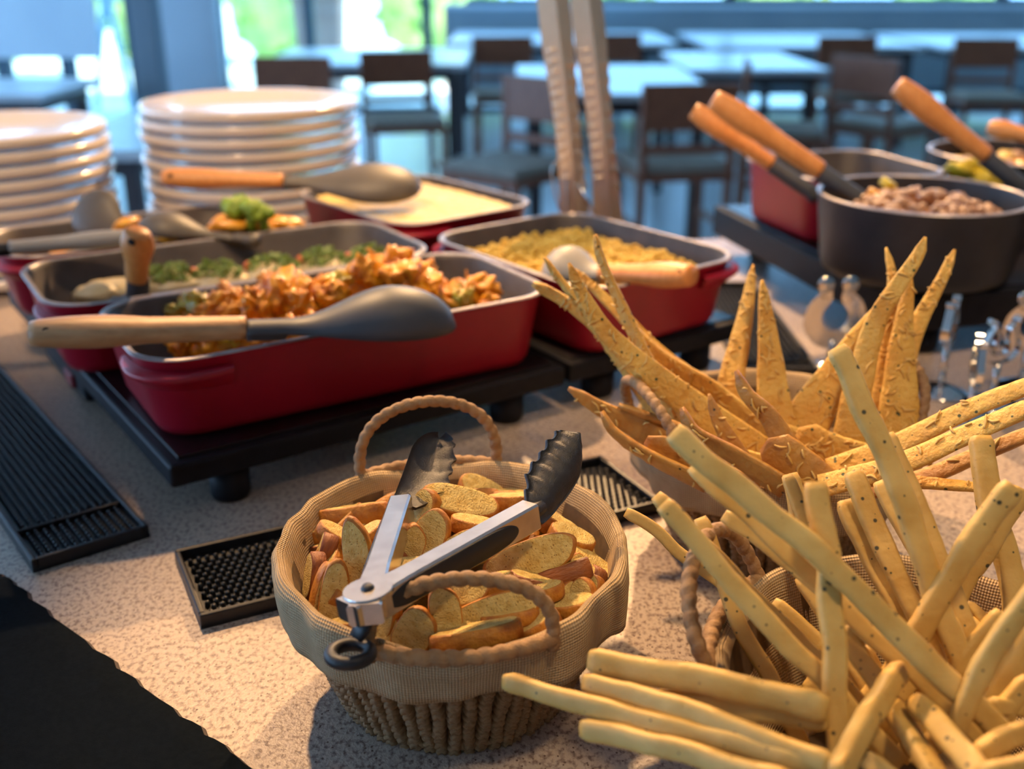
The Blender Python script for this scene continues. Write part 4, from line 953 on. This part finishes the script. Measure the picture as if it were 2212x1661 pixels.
for s in [([(712, 168), (1130, 640), (1560, 1095), (1700, 1240)], 74, .080, .0), ([(692, 140), (1060, 520), (1400, 865), (1640, 1120)], 58, .070, .008), ([(560, 205), (700, 292), (850, 425), (1380, 800)], 44, .055, .0),
          ([(872, 228), (935, 400), (1015, 640), (1160, 900), (1300, 1195)], 58, .045, .01), ([(752, -122), (1400, 420), (2160, 1160)], 88, .095, .0), ([(835, 10), (1340, 480), (2090, 1205)], 62, .078, .0),
          ([(965, 218), (1290, 450), (1960, 1085)], 58, .072, -.008), ([(1238, 50), (1290, 250), (1400, 570), (1500, 900)], 64, .055, .015), ([(1340, 78), (1385, 300), (1415, 700), (1452, 1300)], 84, .078, .01),
          ([(1470, 155), (1560, 360), (1690, 610), (1810, 960)], 70, .060, .01), ([(1497, 38), (1610, 300), (1780, 660), (1900, 960)], 76, .064, .012), ([(1608, 75), (1690, 230), (1900, 560), (2050, 820)], 60, .055, .02),
          ([(1432, -478), (1660, 20), (1800, 420), (1965, 900)], 80, .090, .01), ([(1640, -120), (1760, 150), (1900, 500), (2020, 800), (2080, 930)], 66, .080, .018), ([(2030, -108), (2075, 180), (2140, 400), (2185, 600), (2195, 900)], 86, .062, .02),
          ([(2168, 92), (1900, 480), (1740, 760), (1550, 1015)], 84, .070, .0), ([(2205, 110), (2010, 420), (1900, 620), (1780, 830)], 72, .062, .008), ([(2300, 470), (2110, 740), (1990, 940), (1925, 1135)], 76, .098, -.01),
          ([(1980, 560), (2100, 720), (2250, 960)], 54, .05, .01), ([(1985, 650), (2080, 760), (2260, 1010)], 50, .048, .01), ([(2300, 650), (2150, 880), (2040, 1060)], 84, .08, .0),
          ([(1170, 585), (1290, 680), (1500, 880), (1700, 1080)], 58, .052, .0), ([(1285, 470), (1400, 640), (1520, 860), (1640, 1060)], 60, .056, .005), ([(1465, 680), (1600, 900), (1720, 1100), (1860, 1300)], 74, .072, .0),
          ([(1230, 60), (1400, 480), (1600, 860), (1800, 1150)], 50, .045, .02), ([(1800, 780), (1700, 960), (1560, 1180)], 60, .06, 0), ([(2250, 800), (2000, 1000), (1840, 1180)], 60, .06, 0), ([(2120, 620), (1900, 900), (1700, 1240)], 64, .05, 0),
          ([(1600, 640), (1800, 900), (2020, 1180)], 64, .055, 0), ([(1720, 700), (1950, 980), (2150, 1250)], 64, .06, 0), ([(1540, 760), (1640, 960), (1780, 1240)], 66, .058, .005), ([(1900, 640), (1960, 860), (2040, 1200)], 66, .06, .005),
          ([(2240, 900), (2100, 1060), (1960, 1260)], 74, .07, 0), ([(1480, 980), (1620, 1080), (1820, 1220)], 70, .05, 0), ([(1300, 900), (1500, 1040), (1760, 1200)], 60, .045, 0), ([(2040, 880), (1900, 1060), (1760, 1260)], 70, .066, 0), ([(2200, 700), (2150, 960), (2080, 1240)], 70, .06, 0)]:
    stick(*s)
for zp, wz, h0, h1 in [([(405, 825), (900, 910), (1400, 1025)], 96, .104, .112), ([(385, 912), (800, 1020), (1410, 1250)], 74, .100, .114), ([(700, 975), (1000, 1010), (1400, 1065)], 82, .094, .106), ([(52, 905), (400, 1000), (800, 1110), (1400, 1262)], 72, .090, .112),
                       ([(378, 1098), (700, 1170), (1240, 1320)], 80, .088, .110), ([(1702, 855), (1570, 1050), (1430, 1310)], 88, .112, .120), ([(1755, 985), (1880, 1110), (2050, 1310)], 90, .108, .116), ([(1665, 985), (1740, 1120), (1850, 1310)], 80, .098, .104),
                       ([(2060, 1012), (2150, 1015), (2330, 1010)], 62, .100, .096), ([(2020, 1215), (2130, 1150), (2300, 1070)], 80, .112, .108), ([(2040, 1290), (2150, 1262), (2330, 1215)], 80, .118, .112), ([(1560, 1230), (1650, 1290), (1700, 1340)], 80, .1, .1)]:
    stick(zp, wz, h1, 0, h0, lb='herb-flecked breadstick poking over the rim beside the bread basket' if zp[0][0] < 800 else 'herb-flecked breadstick lying across the top of the pile')

# ------------------------------------------------------------------ crackers
CK = 0
CKL = {1: 'blunt-tipped cracker leaning onto the rim of the chicken pan', 2: 'thin dark-tipped cracker beside the blunt one by the chicken pan', 5: 'narrow brown-tipped cracker crossing in front of the farofa ladle', 7: 'slanting cracker whose tip meets an upright one by the farofa pan', 8: 'upright triangular cracker by the corner of the farofa pan', 15: 'longest pointed cracker, standing before the bean pot', 16: 'broad cheese-covered cracker standing by the far rope handle', 17: 'small pointed tip rising behind the longest cracker', 18: 'browned pointed cracker leaning toward the bean pot', 19: 'broad cracker leaning beside the horseshoe card clip', 12: 'forked-looking browned cracker jutting out over the rubber mat'}
def cracker(pts, w0, w1, roll, bh, brown=False, td=.0, wpow=.85, shreds=14):
    global CK; CK += 1; rn = random.Random(CK * 13)
    P = resample(smoothpath(spine(pts, bh, td), 28), .0045); N = len(P); sd = CK * 2.7
    a0, a1 = pxm(w0, P[0]) / 2, pxm(w1, P[-1]) / 2; T = .0018
    d = (P[-1] - P[0]).normalized(); nb = (B_ - d * B_.dot(d)).normalized(); up = Matrix.Rotation(math.radians(roll), 3, d) @ nb
    cv = rn.uniform(-.12, .12)
    def half(u, i): return (a0 + (a1 - a0) * u ** wpow) * min(1, .35 + i * .32)
    def sec(i, u):
        hw = half(u, i) * (1 + .06 * noise.noise(V3((sd, u * 9, 0)))); hw2 = half(u, i) * (1 + .06 * noise.noise(V3((sd, u * 9, 8)))); out = []
        tt = T * (.75 if i in (0, N - 1) else 1) * (1 + .25 * noise.noise(V3((sd, u * 14, 4))))
        for x in (-1, -.9, -.45, 0, .45, .9, 1):
            k = hw if x < 0 else hw2; out.append((x * k, tt * (.2 if abs(x) == 1 else 1) + cv * k * (x * x) + .0007 * noise.noise(V3((sd + x * 2, u * 18, 1)))))
        for x in (.9, .45, 0, -.45, -.9):
            k = hw if x < 0 else hw2; out.append((x * k, -tt + cv * k * (x * x)))
        return out
    V, F = sweep(P, sec, up)
    t = thing('flat_cracker', CKL.get(CK) or ('browned curling strip of flat cracker in the basket' if brown else ('pointed cheese-topped flat cracker standing up in the basket' if pts[0][1] < 800 else 'cheese-topped flat cracker lying low in the basket')), 'cracker', P[-1], 'flat crackers in the basket')
    mk('cracker_sheet', V, F, M_CRACKB if brown else M_CRACK, t)
    if shreds:
        parts = []; nrm = V3(up); frames = []
        for i, p in enumerate(P):
            tg = (P[min(i + 1, N - 1)] - P[max(i - 1, 0)]).normalized(); nrm = (nrm - tg * nrm.dot(tg)).normalized(); frames.append((p, tg, nrm.copy(), tg.cross(nrm)))
        for k in range(int(shreds * (1 + w1 / 60) * (.25 if brown else 1))):
            i = rn.randrange(2, N - 1); p, tg, nn, s = frames[i]; hw = half(i / (N - 1), i); x = rn.uniform(-.9, .9)
            c = p + s * (x * hw) + nn * (T + cv * hw * x * x + .0005); a = rn.uniform(0, 6.3); l = rn.uniform(.0022, .0062)
            dr = tg * math.cos(a) + s * math.sin(a); pr = nn.cross(dr); 
            if abs(x) * hw + l > hw * 1.15: l *= .5
            q = [c - dr * l, c + pr * l * rn.uniform(-.4, .4) + nn * .0003, c + dr * l]
            parts.append(tube(smoothpath(q, 6), lambda u: .00075 * (.55 + .6 * math.sin(PI * u)), 6, nn))
        V, F = join(parts); tag(mk('cheese_shreds', V, F, M_CHEESE, t), kind='stuff')
for c in [([(1151, 612), (1235, 662), (1301, 724), (1370, 822), (1436, 915)], 26, 36, 45, .088), ([(1176, 555), (1200, 592), (1240, 642), (1322, 756), (1424, 910)], 12, 36, 62, .094), ([(1229, 568), (1260, 640), (1330, 740), (1480, 865), (1640, 985)], 18, 86, 4, .086, False, .0),
          ([(1240, 582), (1336, 674), (1420, 762), (1560, 872), (1680, 950)], 12, 72, -24, .076, False, .045), ([(1286, 506), (1301, 566), (1370, 722), (1462, 915)], 12, 50, 52, .098), ([(1345, 690), (1430, 772), (1540, 842), (1680, 960)], 22, 58, 40, .082, False, .024),
          ([(1627, 572), (1610, 680), (1578, 830), (1570, 930)], 13, 74, 22, .075, False, .03), ([(1646, 605), (1660, 740), (1672, 880), (1690, 970)], 12, 96, 0, .075, False, .025), ([(1590, 800), (1612, 850), (1660, 900), (1700, 965), (1740, 1020)], 18, 76, 42, .104, True),
          ([(1531, 850), (1548, 900), (1575, 950), (1605, 1000)], 14, 50, 20, .100, True), ([(1473, 880), (1500, 932), (1590, 985), (1700, 1055)], 22, 62, 48, .104, True), ([(1228, 838), (1290, 878), (1360, 915), (1510, 1000)], 20, 88, 30, .090, True, 0, 1.0),
          ([(1300, 888), (1325, 932), (1400, 985), (1530, 1050)], 16, 56, 60, .098, True), ([(1336, 875), (1400, 900), (1473, 925), (1570, 975)], 22, 30, 66, .102, True, 0, 1, 3),
          ([(1999, 512), (1978, 560), (1897, 686), (1855, 830), (1828, 970)], 20, 70, 14, .082, False, .02, .8, 3), ([(1969, 600), (1952, 700), (1945, 830), (1945, 975)], 12, 112, 0, .078, False, .02), ([(1914, 535), (1928, 610), (1918, 760), (1890, 970)], 10, 66, 10, .072, False, .04),
          ([(2062, 540), (2030, 612), (1982, 702), (1950, 800), (1915, 960)], 16, 64, 10, .074, False, .05), ([(1948, 622), (1860, 730), (1745, 905), (1720, 970)], 18, 112, 6, .074, False, .04),
          ([(2250, 822), (2100, 880), (1930, 962), (1790, 1015)], 40, 56, 38, .104, False, 0, 1, 4), ([(2250, 868), (2100, 932), (1940, 1003), (1770, 1050)], 44, 60, 46, .108, False, 0, 1, 6), ([(2250, 925), (2100, 988), (1990, 1033), (1850, 1065)], 34, 46, 46, .098, True, 0, 1, 6),
          ([(2162, 1057), (2000, 1043), (1780, 1032), (1640, 1030)], 18, 44, 46, .102, False, 0, .8, 6), ([(1395, 950), (1500, 1010), (1630, 1070)], 60, 84, 24, .092, True), ([(1720, 935), (1800, 975), (1910, 1005)], 76, 76, 12, .086), ([(1650, 960), (1710, 1000), (1790, 1065)], 96, 96, 20, .100, True),
          ([(1480, 960), (1580, 1000), (1700, 1030)], 76, 80, 14, .084), ([(1560, 900), (1660, 940), (1780, 980)], 70, 76, 10, .076), ([(1700, 1040), (1820, 1050), (1960, 1045)], 60, 60, 20, .09), ([(1850, 940), (1930, 960), (2020, 980)], 60, 60, 15, .08)]:
    cracker(*c)

# ------------------------------------------------------------------ serving tongs lying in the bread basket
PV_ = at(798, 1291, .126)
def reach(px, py, L, lo, hi):
    best = None
    for i in range(200):
        h = lo + (hi - lo) * i / 199; q = at(px, py, h); e = abs((q - PV_).length - L)
        if best is None or e < best[0]: best = (e, q)
    return best[1]
LA = .118
E1 = reach(866, 1082, LA, .09, .16); E2 = reach(1146, 1098, LA, .125, .21)
d1 = (E1 - PV_).normalized(); d2 = (E2 - PV_).normalized(); NN = d2.cross(d1).normalized()
if NN.z < 0: NN = -NN
tg_ = thing('serving_tongs', 'steel and black nylon serving tongs lying open on the bread slices', 'tongs', PV_ - V3((0, 0, .02)))
def arm(d, E, side):
    inw = (NN.cross(d)).normalized() * side             # towards the other arm
    N = 24; L = (E - PV_).length; P = [PV_ + d * (-.014 + (L + .014) * i / N) for i in range(N + 1)]
    def sec(i, u):
        w_ = .0066 + .0022 * max(0, 1 - u * 3); hN = .0095 if u > .12 else .006 + .029 * u
        r = .0012
        return [(-w_, -hN * 1.25 + r), (-w_ + r, -hN * 1.25), (w_ - r, -hN * 1.25), (w_, -hN * 1.25 + r), (w_, .004 - r), (w_ - r, .004), (-w_ + r, .004), (-w_, .004 - r)]
    V, F = sweep(P, sec, NN); a = mk('arm', V, F, M_STEEL, tg_, False)
    # rubber grip let into the outer side wall
    V = []; F = []; K = 30; outw = -inw; c0 = PV_ + outw * .0067 - NN * .0040
    for off, sc_ in ((-.0006, 1.0), (.0006, 1.0), (.0010, .9)):
        for i in range(K):
            th = 2 * PI * i / K; x = math.copysign(abs(math.cos(th)) ** .35, math.cos(th)); y = math.sin(th)
            V.append(c0 + d * (.052 + .048 * x * (1 if sc_ == 1 else .985)) + NN * (.0066 * y * sc_) + outw * off)
    for l in range(2):
        for i in range(K): F.append((l * K + i, l * K + (i + 1) % K, (l + 1) * K + (i + 1) % K, (l + 1) * K + i))
    F.append(tuple(2 * K + i for i in range(K))); mk('grip', V, F, M_GRIP, a)
    # scalloped nylon head: a shallow blade whose toothed edge faces the other arm
    A, Bn = 44, 8; V = []; F = []
    TP = near(E + d * .058, *((1268, 952) if side > 0 else (912, 930)))
    wv_ = (-R_ * .72 + U_ * .60 + B_ * .34) if side > 0 else (R_ * .93 - U_ * .22 - B_ * .28)
    dh = (TP - E).normalized(); wv_ = (wv_ - dh * wv_.dot(dh)).normalized(); fn = dh.cross(wv_).normalized()
    if fn.dot(B_) < 0: fn = -fn
    CP = E + d * .036
    for face in (1, -1):
        for i in range(A + 1):
            u = i / A
            sp = E * (1 - u) ** 2 + CP * (2 * u * (1 - u)) + TP * u * u - wv_ * (.010 if side > 0 else .006) * (1 - u * .3) - NN * .002
            wdt = .015 + .016 * math.sin(PI * min(.5, u * 1.1)) ; fo = 1 if u < .7 else math.sqrt(max(.012, 1 - ((u - .7) / .303) ** 2)); sp = sp + wv_ * (wdt * (1 - fo) * .5); wdt *= fo
            wdt -= .0035 * abs(math.sin(PI * 6.5 * (u - .14))) ** .6 * (1 if .14 < u < .95 else 0)
            for j in range(Bn + 1):
                v = j / Bn; cup = .007 * (v - .45) ** 2 * 4 * min(1, u * 3)
                V.append(sp + wv_ * (wdt * v) + fn * (cup * (.8 if side < 0 else -1.2)) + fn * (.0012 * face))
    W_ = Bn + 1; S_ = (A + 1) * W_
    for f_, s_ in ((0, 0), (1, S_)):
        for i in range(A):
            for j in range(Bn):
                q = (s_ + i * W_ + j, s_ + i * W_ + j + 1, s_ + (i + 1) * W_ + j + 1, s_ + (i + 1) * W_ + j); F.append(q if f_ else q[::-1])
    ring = [i * W_ for i in range(A + 1)] + [A * W_ + j for j in range(1, Bn + 1)] + [i * W_ + Bn for i in range(A - 1, -1, -1)] + [j for j in range(Bn - 1, 0, -1)]
    for a_, b_ in zip(ring, ring[1:] + ring[:1]): F.append((a_, b_, b_ + S_, a_ + S_))
    mk('scalloped_head', V, F, M_NYLON, tg_)
    V, F = tube([E - d * .006 - NN * .003, E + d * .010 - NN * .003 + inw * .001], lambda u: .0062 - .002 * u, 10, NN); mk('head_socket', V, F, M_NYLON, tg_)
arm(d1, E1, -1); arm(d2, E2, 1)
V, F = lathe([(0, .0052), (.0125, .0052), (.0128, .0046), (.0128, .0028), (0, .0028)], 30); x = d2; y = NN.cross(x); mk('pivot_plate', xf(V, basis(x, y, NN, PV_)), F, M_STEEL, tg_, False)
V, F = lathe([(0, .0078), (.0022, .0074), (.0034, .006), (.0036, .005)], 18); mk('rivet', xf(V, basis(x, y, NN, PV_)), F, M_NYLON, tg_)
RC = at(757, 1412, .100); dt = (RC - PV_).normalized(); 
V, F = tube([PV_ - NN * .004, PV_.lerp(RC, .45) - NN * .003, PV_.lerp(RC, .72)], lambda u: .0075 - .002 * u, 12, NN, .5); mk('pull_tab', V, F, M_GRIP, tg_)
rx = (R_ - NN * 0).normalized(); nz = (V3((0, .12, .99))).normalized(); rx = (rx - nz * rx.dot(nz)).normalized(); ry = nz.cross(rx)
V = []; F = []
for i in range(40):
    a = 2 * PI * i / 40; cc = RC + rx * (.0098 * math.cos(a)) + ry * (.0098 * math.sin(a)); od = rx * math.cos(a) + ry * math.sin(a)
    for j in range(12):
        b = 2 * PI * j / 12; V.append(cc + od * (.0036 * math.cos(b)) + nz * (.0036 * math.sin(b)))
for i in range(40):
    for j in range(12): F.append((i * 12 + j, ((i + 1) % 40) * 12 + j, ((i + 1) % 40) * 12 + (j + 1) % 12, i * 12 + (j + 1) % 12))
mk('pull_ring', V, F, M_GRIP, tg_)
